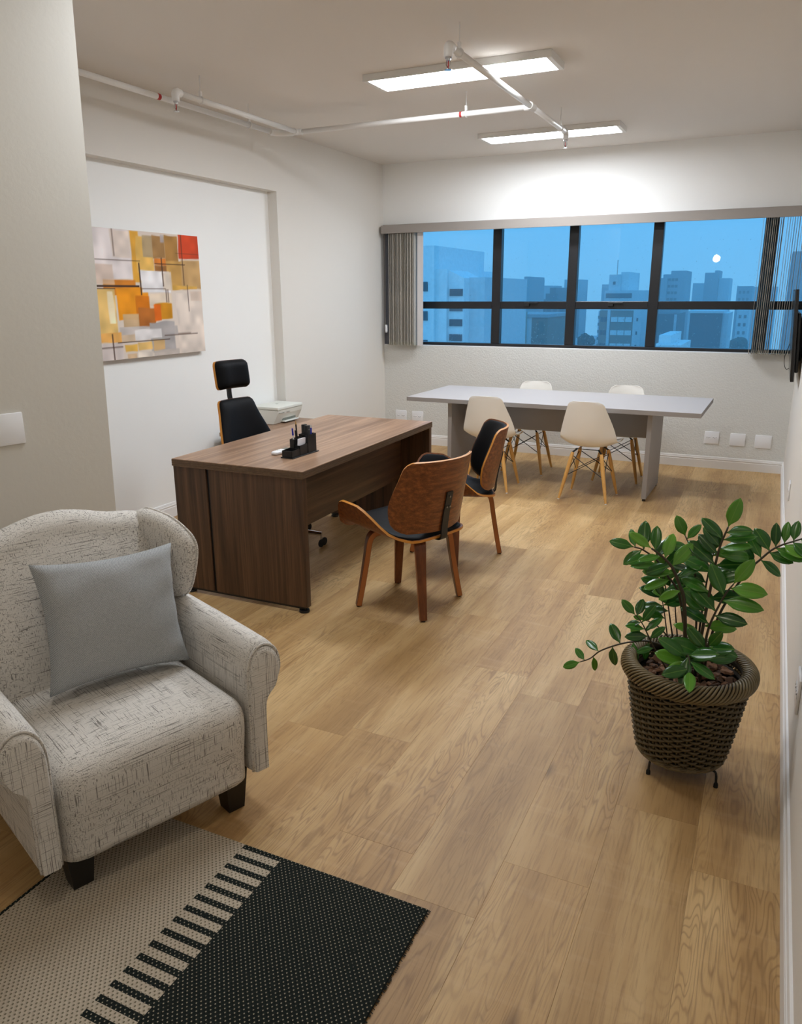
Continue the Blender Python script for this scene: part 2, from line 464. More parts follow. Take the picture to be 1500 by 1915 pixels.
def build_floor():
    fl = struct(MB().box((-4.2, YF - 0.1, -0.08), (XR + 0.1, YB + 0.25, -0.012)).obj('floor', 'walnut_edge'))
    pw, pl = 0.2535, 1.22
    cache = {}
    def pm(wd, ln):
        key = (round(wd, 3), round(ln, 3))
        if key not in cache:
            m = MB().box((0.00012, 0.00012, -0.012), (wd - 0.00012, ln - 0.00012, 0), bev=0.0006)
            o = m.obj('plank', 'oak_floor', fl); cache[key] = o.data; return o
        o = bpy.data.objects.new('plank', cache[key]); COL.objects.link(o); o.parent = fl; return o
    rnd = random.Random(3)
    offs = {0: 2.05, 1: 2.26, 2: 1.85, 3: 2.83}
    k = 0; x1 = XR
    x0 = -0.045
    while x1 > -4.02:
        start = offs.get(k, 1.0 + rnd.random() * pl)
        y = start - math.ceil((start - YF) / pl) * pl
        while y < YB + 0.02:
            a, b = max(y, YF), min(y + pl, YB + 0.02)
            if b - a > 0.02:
                o = pm(x1 - x0, b - a); o.location = (x0, a, 0)
            y += pl
        x1 = x0; x0 -= pw; k += 1
build_floor()

def walls():
    struct(MB().box((-4.3, YF - 0.1, ZC), (XR + 0.1, YB + 0.3, ZC + 0.1)).obj('ceiling', 'ceiling_paint'))
    # left wall with its shallow recess (recess face is whiter paint)
    m = MB()
    m.box((-4.2, YREC, 0), (XL, YB + 0.2, ZREC)).obj('wall_left', 'wall_paint')
    struct(bpy.data.objects['wall_left'])
    struct(MB().box((-4.2, YF, ZREC), (XL, YB + 0.2, ZC)).obj('wall_left_upper', 'wall_paint'))
    struct(MB().box((-4.2, YF, 0), (XREC, YREC, ZREC)).obj('wall_recess', 'wall_white'))
    struct(MB().box((XR, YF - 0.1, 0), (XR + 0.12, YB + 0.25, ZC)).obj('wall_right', 'wall_paint'))
    struct(MB().box((-4.2, YB, 0), (XR + 0.1, YB + 0.22, 1.078)).obj('wall_back', 'wall_grey'))
    struct(MB().box((-4.2, YB, 2.30), (XR + 0.1, YB + 0.22, ZC)).obj('wall_back_upper', 'wall_white'))
    struct(MB().box((-4.2, YF - 0.12, 0), (XR + 0.1, YF, ZC)).obj('wall_front', 'wall_paint'))
    # foreground pier at the left, slightly out of plumb, turned a little towards the room
    d = Vector((0.2250, 0.9744)); P1 = Vector((-2.45, 2.335)); P0 = P1 - d * 2.9
    V = []
    for z, s in ((0, -0.032), (ZC, 0.045)):
        a = P1 + d * s
        V += [(a.x, a.y, z), (-3.93, a.y, z), (-3.93, YF, z), (P0.x, YF, z)]
    struct(meshobj('wall_column', V, [(3, 2, 1, 0), (4, 5, 6, 7), (0, 1, 5, 4), (1, 2, 6, 5), (2, 3, 7, 6), (3, 0, 4, 7)], 'wall_column'))
walls()

def baseboard(name, p, q, nrm):
    """profiled skirting from p to q, projecting along nrm"""
    p, q, n = Vector(p), Vector(q), Vector(nrm)
    prof = [(0, 0), (0.014, 0), (0.014, 0.074), (0.011, 0.077), (0.011, 0.082), (0.0135, 0.085), (0.0135, 0.092), (0.010, 0.095), (0.010, 0.100), (0.007, 0.110), (0, 0.112)]
    V = []
    for e in (p, q):
        for a, z in prof: V.append((e.x + n.x * a, e.y + n.y * a, z))
    k = len(prof)
    F = [tuple(range(k)), tuple(range(2 * k - 1, k - 1, -1))] + [(i, (i + 1) % k, k + (i + 1) % k, k + i) for i in range(k)]
    struct(meshobj(name, V, F, 'trim_white'))
baseboard('baseboard_back', (XL, YB), (XR, YB), (0, -1))
baseboard('baseboard_right', (XR, YB - 0.014), (XR, YF), (-1, 0))
baseboard('baseboard_recess', (XREC, 2.4), (XREC, YREC), (1, 0))
baseboard('baseboard_left', (XL, YREC), (XL, YB - 0.014), (1, 0))

# ------------------------------------------------------------------ window, blinds
mat('jamb_grey', (92, 94, 102), 0.6)
def window():
    y0, y1, yg = 7.865, 7.945, 7.905
    fr = struct(MB().box((XL - 0.05, y0 - 0.01, 1.078), (XR, y1, 1.112), bev=0.003).obj('window_1', 'frame_black'))
    MB().box((XL - 0.05, y0, 2.36), (XR, y1, 2.42), bev=0.003).obj('head_rail', 'frame_black', fr)
    MB().box((XL - 0.05, y0 - 0.1, 1.078), (XR, y0 - 0.012, 1.083)).obj('sill', 'trim_white', fr)
    xs = [-3.575, -2.65, -1.87, -1.083, -0.13]
    hw = {x: 0.046 for x in xs}; hw[-0.13] = 0.056
    for x in xs:
        MB().box((x - hw[x], y0, 1.112), (x + hw[x], y1, 2.36), bev=0.004).obj('mullion', 'frame_black', fr)
    MB().box((XL - 0.05, y0 - 0.09, 1.084), (XL + 0.085, y1, 2.36), bev=0.003).obj('jamb', 'jamb_grey', fr)
    edges = [XL - 0.05] + xs + [XR]
    g = []
    for i in range(len(edges) - 1):
        a = edges[i] + (hw[edges[i]] if i else 0); b = edges[i + 1] - (hw[edges[i + 1]] if i < len(xs) else 0)
        MB().box((a, y0 + 0.004, 1.463), (b, y1 - 0.004, 1.537), bev=0.004).obj('transom', 'frame_black', fr)
        for z0, z1 in ((1.112, 1.463), (1.537, 2.36)):
            pn = MB().add([(a, yg, z0), (b, yg, z0), (b, yg, z1), (a, yg, z1)], [(0, 1, 2, 3)]).obj('pane', 'window_glass', fr)
            g.append((a, b, z0, z1))
    for x in (-2.29, -1.45):
        h = MB().box((x - 0.05, y0 - 0.022, 1.515), (x + 0.09, y0 - 0.008, 1.529), bev=0.003).box((x - 0.05, y0 - 0.02, 1.49), (x + 0.0, y0 + 0.006, 1.535), bev=0.004)
        h.obj('latch', 'metal_black', fr)
    # rain drops on the outside of the panes
    rnd = random.Random(11); m = MB()
    V0 = [(1, 0, 0), (0.5, 0, 0.87), (-0.5, 0, 0.87), (-1, 0, 0), (-0.5, 0, -0.87), (0.5, 0, -0.87), (0, 0.55, 0)]
    for _ in range(900):
        x = rnd.uniform(-3.4, -0.2); z = 1.12 + 1.0 * rnd.random() ** 2.2
        if any(abs(x - q) < 0.065 for q in xs) or 1.45 < z < 1.55: continue
        r = rnd.uniform(0.0016, 0.0042)
        m.add([(x + a * r, yg + 0.0015 + b * r, z + c * r) for a, b, c in V0], [(k, (k + 1) % 6, 6) for k in range(6)])
    d = m.obj('raindrops', 'rain_drop', fr, True); d['kind'] = 'stuff'
window()

def blinds():
    yb = 7.700
    t = thing('vertical_blind', 'grey vertical blind with its slats stacked at both ends of the window', 'blind', (XL + 0.02, 7.70, 1.07))
    ox, oy, oz = t.location
    def L(x, y, z): return (x - ox, y - oy, z - oz)
    MB().box(L(XL + 0.035, 7.645, 2.226), L(XR - 0.004, 7.66, 2.306), bev=0.002).obj('valance', 'valance_fabric', t)
    MB().box(L(XL + 0.035, 7.66, 2.226), L(XL + 0.047, YB, 2.306)).obj('valance_return', 'valance_fabric', t)
    MB().box(L(XL + 0.05, 7.655, 2.300), L(XR - 0.004, YB, 2.312), bev=0.002).obj('valance_top', 'valance_fabric', t)
    MB().box(L(XL + 0.06, 7.685, 2.262), L(XR - 0.006, 7.720, 2.298), bev=0.003).obj('track', 'steel', t)
    rnd = random.Random(5)
    sl = MB().box((-0.0014, -0.044, 1.098 - 1.07), (0.0014, 0.044, 2.262 - 1.07)).obj('slat', 'slat_fabric', t)
    wt = MB().box((-0.0035, -0.043, 1.082 - 1.07), (0.0035, 0.043, 1.118 - 1.07), bev=0.0012).obj('bottom_weight', 'weight_plastic', sl)
    first = [True]
    def place(x, ang, dy=0.0):
        if first[0]: o = sl; first[0] = False
        else: o = copy_part(sl, t)
        o.location = L(x, yb + rnd.uniform(-0.006, 0.006), 1.07); o.rotation_euler = (0, 0, ang)
    n = 17
    for i in range(n): place(-3.775 + i * 0.0182, -0.16 + rnd.uniform(-0.12, 0.12))
    for i in range(9): place(-0.205 + 0.030 + i * 0.0165, 0.10 + rnd.uniform(-0.05, 0.05))
    for i in range(9): place(-0.010 + i * 0.0185, rnd.uniform(-0.05, 0.03))
    place(-0.198, 0.02)
    fl = MB().box(L(-3.462, 7.69, 1.082), L(-3.395, 7.6915, 2.262)).obj('slat', 'slat_light', t); fl['label'] = 'single slat turned flat, paler than the stack'
    MB().tube([L(-3.845, 7.70, 2.26), L(-3.845, 7.70, 1.25)], 0.002, 5).obj('cord', 'weight_plastic', t)
    V, F = soft_box((0.026, 0.016, 0.085), 0.007, 3); MB().add([Vector(v) + Vector(L(-3.822, 7.672, 1.255)) for v in V], F).obj('cord_weight', 'plate_white', t, True)
    # bead chain looping along the bottom of the stacks
    for a, b in ((-3.80, -3.48), (-0.20, 0.15)):
        P = [L(a + (b - a) * i / 60, yb - 0.046, 1.092 - 0.006 * abs(math.sin(i * PI / 3))) for i in range(61)]
        MB().tube(P, 0.0016, 4).obj('bead_chain', 'weight_plastic', t)
blinds()

# ------------------------------------------------------------------ ceiling lights
def ceiling_light(x0, x1, y0, y1, label, first=[None]):
    zb = 2.872
    if first[0] is None:
        t = thing('ceiling_light', label, 'ceiling light', ((x0 + x1) / 2, (y0 + y1) / 2, zb), 0, 'linear ceiling lights')
        hx, hy = 0.589, 0.146; th = ZC - zb
        m = MB(); e = 0.012
        m.box((-hx, -hy, 0), (hx, -hy + e, th), bev=0.002).box((-hx, hy - e, 0), (hx, hy, th), bev=0.002)
        m.box((-hx, -hy + e, 0), (-hx + e + 0.02, hy - e, th), bev=0.002).box((hx - e - 0.02, -hy + e, 0), (hx, hy - e, th), bev=0.002)
        m.box((-hx + e, -hy + e, 0.03), (hx - e, hy - e, th))
        m.obj('housing', 'lamp_housing', t)
        MB().box((-hx + 0.033, -hy + 0.013, 0.004), (hx - 0.033, hy - 0.013, 0.012)).obj('diffuser', 'diffuser_lit', t)
        first[0] = t; return t
    return dup(first[0], ((x0 + x1) / 2, (y0 + y1) / 2, zb), 0, label)
ceiling_light(-2.464, -1.286, 4.652, 4.944, 'lit linear ceiling light crossed by the sprinkler pipe, nearer and larger one')
ceiling_light(-2.464, -1.268, 6.69, 6.982, 'lit linear ceiling light beside the window wall, the farther smaller one')
dim = ceiling_light(-2.464, -1.286, 2.612, 2.904, 'lit linear ceiling light nearest the camera, above the top edge of the photo')

for ch in dim.children:
    if ch.name.startswith('diffuser'):
        ch.data = ch.data.copy(); ch.data.materials[0] = M['diffuser_dim']

def globe():
    t = thing('globe_pendant', 'small round lit pendant lamp, seen only as a bright dot reflected in the window', 'lamp', (-1.065, 0.85, 2.176))
    MB().lathe([(0.001, -0.06)] + [(0.06 * math.cos(a), 0.06 * math.sin(a)) for a in np.linspace(-1.4, 1.4, 12)] + [(0.001, 0.06)], 20).obj('globe', 'globe_lit', t, True)
    MB().lathe([(0.018, 0.055), (0.018, 0.09), (0.004, 0.10)], 12).tube([(0, 0, 0.09), (0, 0, ZC - 2.176 - 0.02)], 0.003, 6).lathe([(0.045, ZC - 2.176 - 0.025), (0.045, ZC - 2.176)], 16).obj('cord', 'plate_white', t)
globe()

# ------------------------------------------------------------------ sprinkler pipes
def sprinkler():
    zp = 2.775; r = 0.017
    t = thing('sprinkler_pipe', 'white sprinkler pipework with red bands hung under the ceiling', 'pipe', (-1.585, 5.30, zp))
    ox, oy, oz = t.location
    L = lambda x, y, z=zp: (x - ox, y - oy, z - oz)
    xa, yc, x1, x2 = -1.585, 5.315, -3.365, -3.535
    def pipe(*pts): MB().tube(pts, r, 14).obj('pipe', 'pipe_white', t, True)
    pipe(L(xa, 3.92), L(xa, yc)); pipe(L(xa, yc), L(xa, 6.20)); pipe(L(xa, yc), L(x1, yc))
    pipe(L(x1, yc), L(x1, 4.02)); pipe(L(x2, 5.24), L(x2, 2.372))
    def elbow(P): MB().tube(smooth_path(P, 5), 0.022, 14).obj('elbow', 'pipe_white', t, True)
    elbow([L(x1 + 0.03, yc), L(x1 - 0.06, yc), L(x1 - 0.13, yc - 0.02), L(x2, yc - 0.075), L(x2, yc - 0.12)])
    m = MB().tube([L(xa, yc - 0.045), L(xa, yc + 0.045)], 0.023, 14).tube([L(xa, yc), L(xa - 0.045, yc)], 0.023, 14); m.obj('tee', 'pipe_white', t, 'auto')
    m = MB().tube([L(x1, yc), L(x1, yc - 0.045)], 0.022, 14).tube([L(x1 + 0.04, yc), L(x1 - 0.04, yc)], 0.022, 14); m.obj('tee', 'pipe_white', t, 'auto')
    def head(x, y, dn):
        e = MB().tube(smooth_path([L(x, y + dn * 0.035), L(x, y), L(x, y - dn * 0.012, zp - 0.012), L(x, y - dn * 0.012, zp - 0.05)], 5), 0.023, 14).obj('elbow', 'pipe_white', t, True)
        yy = y - dn * 0.012; m = MB()
        c = L(x, yy, zp)
        m.lathe([(0.016, -0.058), (0.016, -0.05)], 12, c).lathe([(0.010, -0.068), (0.013, -0.058)], 10, c)
        m.tube([(c[0] - 0.009, c[1], c[2] - 0.066), (c[0] - 0.011, c[1], c[2] - 0.085), (c[0], c[1], c[2] - 0.102)], 0.0025, 5).tube([(c[0] + 0.009, c[1], c[2] - 0.066), (c[0] + 0.011, c[1], c[2] - 0.085), (c[0], c[1], c[2] - 0.102)], 0.0025, 5)
        m.lathe([(0.018, -0.108), (0.018, -0.105), (0.004, -0.102)], 14, c)
        h = m.obj('sprinkler_head', 'chrome', t, 'auto')
        MB().tube([(c[0], c[1], c[2] - 0.068), (c[0], c[1], c[2] - 0.100)], 0.0032, 6).obj('bulb', 'band_red', h)
    head(xa, 3.90, 1); head(x1, 4.00, 1); head(xa, 6.22, -1)
    def hanger(x, y, along='y'):
        m = MB(); c = L(x, y)
        if along == 'y': ring = [(c[0] + 0.021 * math.cos(a), c[1], c[2] + 0.021 * math.sin(a)) for a in np.linspace(0, 2 * PI, 13)]
        else: ring = [(c[0], c[1] + 0.021 * math.cos(a), c[2] + 0.021 * math.sin(a)) for a in np.linspace(0, 2 * PI, 13)]
        m.tube(ring, 0.004, 6); m.box((c[0] - 0.008, c[1] - 0.008, c[2] + 0.02), (c[0] + 0.008, c[1] + 0.008, c[2] + 0.05), bev=0.002)
        m.tube([(c[0], c[1], c[2] + 0.045), (c[0], c[1], ZC - oz)], 0.0035, 6)
        m.obj('hanger', 'pipe_white', t, 'auto')
    hanger(xa, 4.03); hanger(x1, 4.22); hanger(xa, 6.06); hanger(-2.035, yc, 'x'); hanger(x2, 4.95)
    for p, q in ((L(x2, 4.02), L(x2, 4.045)), (L(-2.065, yc), L(-2.08, yc))):
        MB().tube([p, q], 0.0178, 14).obj('red_band', 'band_red', t)
sprinkler()

# ------------------------------------------------------------------ outlets and switch plates
def plate(name, label, loc, rz, wd, ht, holes, cat='outlet', group=None):
    t = thing(name, label, cat, loc, rz, group)      # local x across, -y out of the wall, z up
    MB().box((-wd / 2, -0.009, -ht / 2), (wd / 2, 0, ht / 2), bev=0.004).obj('plate', 'plate_white', t, 'auto')
    for hx in holes:
        m = MB().box((hx - 0.021, -0.0105, -0.012), (hx + 0.021, -0.008, 0.012), bev=0.001).obj('socket', 'plate_white', t)
        h = MB()
        for dx in (-0.012, 0, 0.012): h.lathe([(0.0028, -0.001), (0.0028, 0.001)], 8, (0, 0, 0))
        V = []; hh = MB()
        for dx, dz in ((-0.0125, 0.002), (0, -0.003), (0.0125, 0.002)):
            hh.tube([(hx + dx, -0.0112, dz), (hx + dx, -0.009, dz)], 0.003, 8)
        hh.obj('hole', 'slot_dark', m)
    return t
plate('wall_outlet', 'white double wall outlet nearest the left corner, under the window', (-3.690, YB, 0.305), 0, 0.135, 0.120, (-0.028, 0.028), 'outlet', 'wall plates under the window')
plate('wall_outlet', 'white double wall outlet just left of the grey meeting table', (-3.488, YB, 0.305), 0, 0.135, 0.120, (-0.028, 0.028), 'outlet', 'wall plates under the window')
plate('wall_outlet', 'white wall outlet with sockets right of the meeting table, first of three plates', (-0.434, YB, 0.293), 0, 0.130, 0.118, (-0.028, 0.028), 'outlet', 'wall plates under the window')
plate('blank_plate', 'blank white wall plate, middle one of three right of the table', (-0.207, YB, 0.288), 0, 0.132, 0.118, (), 'wall plate', 'wall plates under the window')
plate('blank_plate', 'blank white wall plate nearest the right corner of the window wall', (0.010, YB, 0.285), 0, 0.140, 0.122, (), 'wall plate', 'wall plates under the window')
plate('wall_outlet', 'white outlet plate low on the right wall beside the potted plant', (XR, 2.575, 0.375), -PI / 2, 0.12, 0.12, (-0.025, 0.025), 'outlet')
plate('wall_outlet', 'white outlet plate low on the right wall near the window corner', (XR, 5.50, 0.365), -PI / 2, 0.12, 0.12, (-0.025, 0.025), 'outlet')
def column_switch():
    d = Vector((0.2250, 0.9744)); P1 = Vector((-2.45, 2.335))
    s = -0.42
    p = P1 + d * s
    t = plate('switch_plate', 'blank white square plate on the grey pier at left', (p.x + 0.003, p.y, 1.142), math.atan2(d.y, d.x), 0.128, 0.118, (), 'wall plate')
    MB().box((-0.012, -0.0098, -0.051), (0.012, -0.0088, -0.0485)).obj('maker_mark', 'trim_white', t)
column_switch()

def tv():
    t = thing('television', 'flat black television seen edge-on, mounted on the right wall by the window', 'television', (XR, 6.4, 1.31))
    a = -0.0622                                       # leans forward at the top
    def tilt(m, name, mt):
        o = m.obj(name, mt, t, 'auto'); o.rotation_euler = (0, a, 0); return o
    tilt(MB().box((-0.085, 0, -0.33), (-0.060, 1.06, 0.33), bev=0.004), 'bezel', 'plastic_black')
    tilt(MB().box((-0.0865, 0.012, -0.315), (-0.0848, 1.048, 0.318)), 'screen', 'screen_black')
    tilt(MB().box((-0.060, 0.06, -0.27), (-0.035, 1.0, 0.16), bev=0.008), 'rear_housing', 'plastic_black')
    MB().box((-0.05, 0.3, -0.14), (-0.012, 0.75, 0.12), bev=0.003).box((-0.016, 0.3, -0.2), (-0.002, 0.75, 0.16), bev=0.003).obj('wall_bracket', 'metal_black', t)
    MB().tube(smooth_path([(-0.075, 0.99, -0.1), (-0.105, 1.0, -0.2), (-0.105, 1.0, -0.28), (-0.085, 0.98, -0.325), (-0.06, 0.95, -0.31)], 6), 0.0025, 6).obj('cable', 'plastic_black', t)
tv()
# ------------------------------------------------------------------ desk
def desk():
    H = 0.767; Wd, Ln = 0.826, 1.704
    t = thing('office_desk', 'walnut office desk with panel ends and the pen organizer on top', 'desk', (-2.055, 3.167, 0), 0.0143)
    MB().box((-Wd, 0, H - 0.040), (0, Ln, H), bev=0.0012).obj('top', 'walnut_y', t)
    # grooved edge banding along the two visible edges
    for a, b in (((-Wd, -0.0015, H - 0.039), (0, 0.0, H - 0.003)), ((0, 0, H - 0.039), (0.0015, Ln, H - 0.003))):
        m = MB(); h = (b[2] - a[2]) / 3
        for i in range(3): m.box((a[0], a[1], a[2] + i * h + 0.0008), (b[0], b[1], a[2] + (i + 1) * h - 0.0008))
        m.obj('edge_band', 'walnut_edge', t)
    zt = H - 0.040
    for y0, y1 in ((0.004, 0.040), (Ln - 0.040, Ln - 0.004)):
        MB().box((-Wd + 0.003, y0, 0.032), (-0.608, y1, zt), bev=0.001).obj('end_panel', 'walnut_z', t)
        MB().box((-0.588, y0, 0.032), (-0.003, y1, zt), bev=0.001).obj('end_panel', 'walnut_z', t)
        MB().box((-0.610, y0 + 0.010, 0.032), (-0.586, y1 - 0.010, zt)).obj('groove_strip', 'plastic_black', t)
        MB().box((-Wd + 0.02, y0 + 0.004, 0.020), (-0.02, y1 - 0.004, 0.032)).obj('kick_strip', 'plastic_black', t)
        for x in (-Wd + 0.045, -0.035):
            MB().lathe([(0.018, 0.02), (0.012, 0.020), (0.012, 0.016), (0.027, 0.014), (0.029, 0.004), (0.027, 0.0)], 20, (x, (y0 + y1) / 2, 0)).obj('glide', 'plastic_black', t, 'auto')
    MB().box((-0.245, 0.040, 0.355), (-0.220, Ln - 0.040, zt), bev=0.001).obj('modesty_panel', 'walnut_shaded_y', t)
desk()

def side_cabinet():
    H = 0.56
    t = thing('side_cabinet', 'low walnut side cabinet behind the desk, under the printer', 'cabinet', (-3.62, 5.36, 0))
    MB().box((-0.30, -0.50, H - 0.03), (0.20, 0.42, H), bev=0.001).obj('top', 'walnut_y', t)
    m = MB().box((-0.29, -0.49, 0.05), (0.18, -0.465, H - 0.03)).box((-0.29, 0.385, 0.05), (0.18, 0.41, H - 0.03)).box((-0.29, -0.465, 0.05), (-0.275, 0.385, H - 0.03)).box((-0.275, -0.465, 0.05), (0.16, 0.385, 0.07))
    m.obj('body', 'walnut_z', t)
    for y0, y1 in ((-0.463, -0.042), (-0.038, 0.383)):
        d = MB().box((0.162, y0, 0.075), (0.180, y1, H - 0.033), bev=0.001).obj('door', 'walnut_z', t)
        yc = y1 - 0.04 if y0 < -0.2 else y0 + 0.04
        MB().tube([(0.180, yc, 0.32), (0.205, yc, 0.32), (0.205, yc, 0.42), (0.180, yc, 0.42)], 0.004, 6).obj('handle', 'steel', d)
    for x in (-0.26, 0.15):
        for y in (-0.46, 0.38): MB().lathe([(0.018, 0), (0.018, 0.05)], 12, (x, y, 0)).obj('foot', 'plastic_black', t)
side_cabinet()

def printer():
    t = thing('printer', 'white inkjet printer with a dark paper slot, beside the executive chair', 'printer', (-3.815, 5.54, 0.56))
    # side profile in (x depth, z); front faces +x
    body = [(-0.125, 0.004), (0.075, 0.004), (0.088, 0.030), (0.118, 0.085), (0.128, 0.120), (-0.135, 0.120), (-0.135, 0.03)]
    m = MB().prism([(p[0], p[1]) for p in body], -0.188, 0.188, 'xz')
    b = m.obj('body', 'printer_white', t)
    MB().box((-0.135, -0.19, 0.122), (0.132, 0.19, 0.148), bev=0.006).obj('lid', 'printer_white', t, 'auto')
    MB().box((-0.02, -0.012, 0.1478), (0.0, 0.012, 0.1486)).obj('emblem', 'printer_grey', t)
    s = MB().box((0.070, -0.075, 0.022), (0.0945, 0.125, 0.050)); s.obj('paper_slot', 'printer_grey', t)
    MB().box((0.060, -0.080, 0.012), (0.125, 0.130, 0.020), bev=0.003).obj('output_tray', 'printer_white', t, 'auto')
    MB().box((0.10, -0.17, 0.094), (0.1245, -0.09, 0.097)).box((0.10, -0.05, 0.094), (0.1245, 0.0, 0.097)).obj('control_line', 'printer_grey', t)
printer()

def organizer():
    z = 0.767
    t = thing('desk_organizer', 'black stepped desk organizer near the right edge of the desk', 'organizer', (-2.302, 3.535, z), 1.53); t.scale = (0.90, 0.74, 1)
    # local x along its length (low tray at -x, tall box at +x), open boxes with 3 mm walls
    MB().box((-0.145, -0.060, 0), (0.135, 0.050, 0.005), bev=0.001).obj('base', 'plastic_black', t)
    def open_box(x0, x1, y0, y1, h0, h1=None, name='compartment'):
        w = 0.004; h1 = h1 or h0; m = MB()
        m.prism([(x0, 0.005), (x1, 0.005), (x1, h1), (x0, h0)], y0, y0 + w, 'xz').prism([(x0, 0.005), (x1, 0.005), (x1, h1), (x0, h0)], y1 - w, y1, 'xz')
        m.box((x0, y0, 0.005), (x0 + w, y1, h0)).box((x1 - w, y0, 0.005), (x1, y1, h1))
        m.obj(name, 'plastic_black', t)
    open_box(-0.135, -0.055, -0.045, 0.045, 0.040, 0.044, 'tray')
    open_box(-0.051, 0.030, -0.045, 0.0, 0.058, 0.062, 'card_holder')
    open_box(-0.051, 0.040, 0.004, 0.045, 0.090, 0.094, 'compartment')
    open_box(0.034, 0.125, -0.045, 0.002, 0.105, 0.105, 'compartment')
    open_box(0.045, 0.125, 0.006, 0.045, 0.105, 0.105, 'compartment')
    R = Matrix.Rotation(1.53, 3, 'Z') @ Matrix.Diagonal((0.90, 0.74, 1))
    def W(x, y, h): v = R @ Vector((x, y, 0)); return (v.x - 2.302, v.y + 3.535, z + h)
    c = thing('card_stack', 'stack of white cards standing in the black desk organizer', 'cards', W(-0.01, -0.022, 0.007), 1.53)
    MB().prism([(-0.035, 0.0), (0.030, 0.0), (0.038, 0.085), (-0.027, 0.085)], -0.004, 0.004, 'xz').obj('cards', 'paper', c)
    def stick(name, label, at, tip, parts, cat='pen'):
        p = thing(name, label, cat, W(*at))
        a = Vector(W(*at)); d = R @ (Vector(tip) - Vector(at)); d = Vector(d)
        for nm, f0, f1, r0, r1, mt in parts:
            MB().tube([d * f0, d * f1], [r0, r1], 10).obj(nm, mt, p, 'auto')
    stick('ballpoint_pen', 'blue capped pen leaning out at the left of the organizer', (-0.020, 0.030, 0.012), (-0.046, 0.022, 0.150), [('barrel', 0, 0.72, 0.0042, 0.0042, 'plate_white'), ('cap', 0.72, 1, 0.0055, 0.0040, 'pen_blue')])
    stick('pencil', 'black pencil with a bare pointed tip in the organizer', (0.015, 0.030, 0.012), (-0.006, 0.024, 0.192), [('shaft', 0, 0.86, 0.0042, 0.0042, 'plastic_black'), ('point', 0.86, 1, 0.0042, 0.0004, 'gold')])
    stick('marker', 'short black marker beside the blue pen in the organizer', (-0.002, 0.018, 0.012), (-0.014, 0.022, 0.135), [('barrel', 0, 1, 0.0055, 0.005, 'plastic_black')])
    stick('ballpoint_pen', 'blue clicker pen standing at the right of the organizer', (0.098, -0.02, 0.012), (0.104, -0.02, 0.150), [('barrel', 0, 0.9, 0.0048, 0.0048, 'pen_blue'), ('tip', 0.9, 1, 0.0048, 0.003, 'chrome')])
    for nm, lab, x, y in (('stapler', 'black stapler standing on end in the tall organizer box, left one', 0.066, -0.022), ('hole_punch', 'black holder standing on end in the organizer behind the blue pen', 0.090, 0.026)):
        q = thing(nm, lab, 'stapler' if nm == 'stapler' else 'punch', W(x, y, 0.007), 1.53)
        MB().box((-0.020, -0.010, 0), (0.010, 0.010, 0.148), bev=0.003).obj('body', 'plastic_black', q, 'auto')
        MB().lathe([(0.004, 0), (0.004, 0.0015)], 10).obj('rivet', 'steel', q, rot=(PI / 2, 0, 0), loc=(-0.004, -0.0098, 0.125))
    r = thing('remote_control', 'white oval remote control lying beside the black organizer', 'remote', (-2.415, 3.525, z), 1.50)
    V, F = soft_box((0.150, 0.052, 0.020), 0.0098, 6, fn=lambda q: (q.x, q.y * (1 - 0.25 * max(0, -q.x / 0.075) ** 2), q.z))
    MB().add([(v[0], v[1], v[2] + 0.0100) for v in V], F).obj('case', 'plate_white', r, True)
    MB().box((0.015, -0.016, 0.0196), (0.058, 0.016, 0.0206)).obj('display', 'printer_grey', r)
    for i in range(3):
        for j in range(2): MB().lathe([(0.005, 0.0194), (0.005, 0.0212)], 10, (-0.045 + i * 0.018, -0.009 + j * 0.018, 0)).obj('button', 'printer_white', r)
organizer()

# ------------------------------------------------------------------ meeting table
def meeting_table():
    H, Wd, Ln = 0.745, 2.448, 0.963
    t = thing('meeting_table', 'grey rectangular meeting table with panel legs under the window', 'table', (-0.432, 6.1274, 0), -0.0176)
    m = MB().box((-Wd, 0, H - 0.036), (0, Ln, H), bev=0.0012); m.obj('top', 'table_grey', t)
    m = MB().box((-Wd, -0.001, H - 0.035), (0, 0, H - 0.001)).box((0, 0, H - 0.035), (0.001, Ln, H - 0.001)); m.obj('edge_band', 'table_side', t)
    for x0 in (-0.396, -Wd + 0.360):
        MB().box((x0, 0.085, 0.022), (x0 + 0.036, 0.70, H - 0.036), bev=0.001).obj('leg_panel', 'table_side', t)
        for y in (0.11, 0.675): MB().lathe([(0.014, 0), (0.014, 0.022)], 12, (x0 + 0.018, y, 0)).obj('glide', 'plastic_black', t)
    MB().box((-Wd + 0.396, 0.40, 0.46), (-0.396, 0.425, H - 0.036), bev=0.001).obj('stretcher_panel', 'table_side', t)
meeting_table()

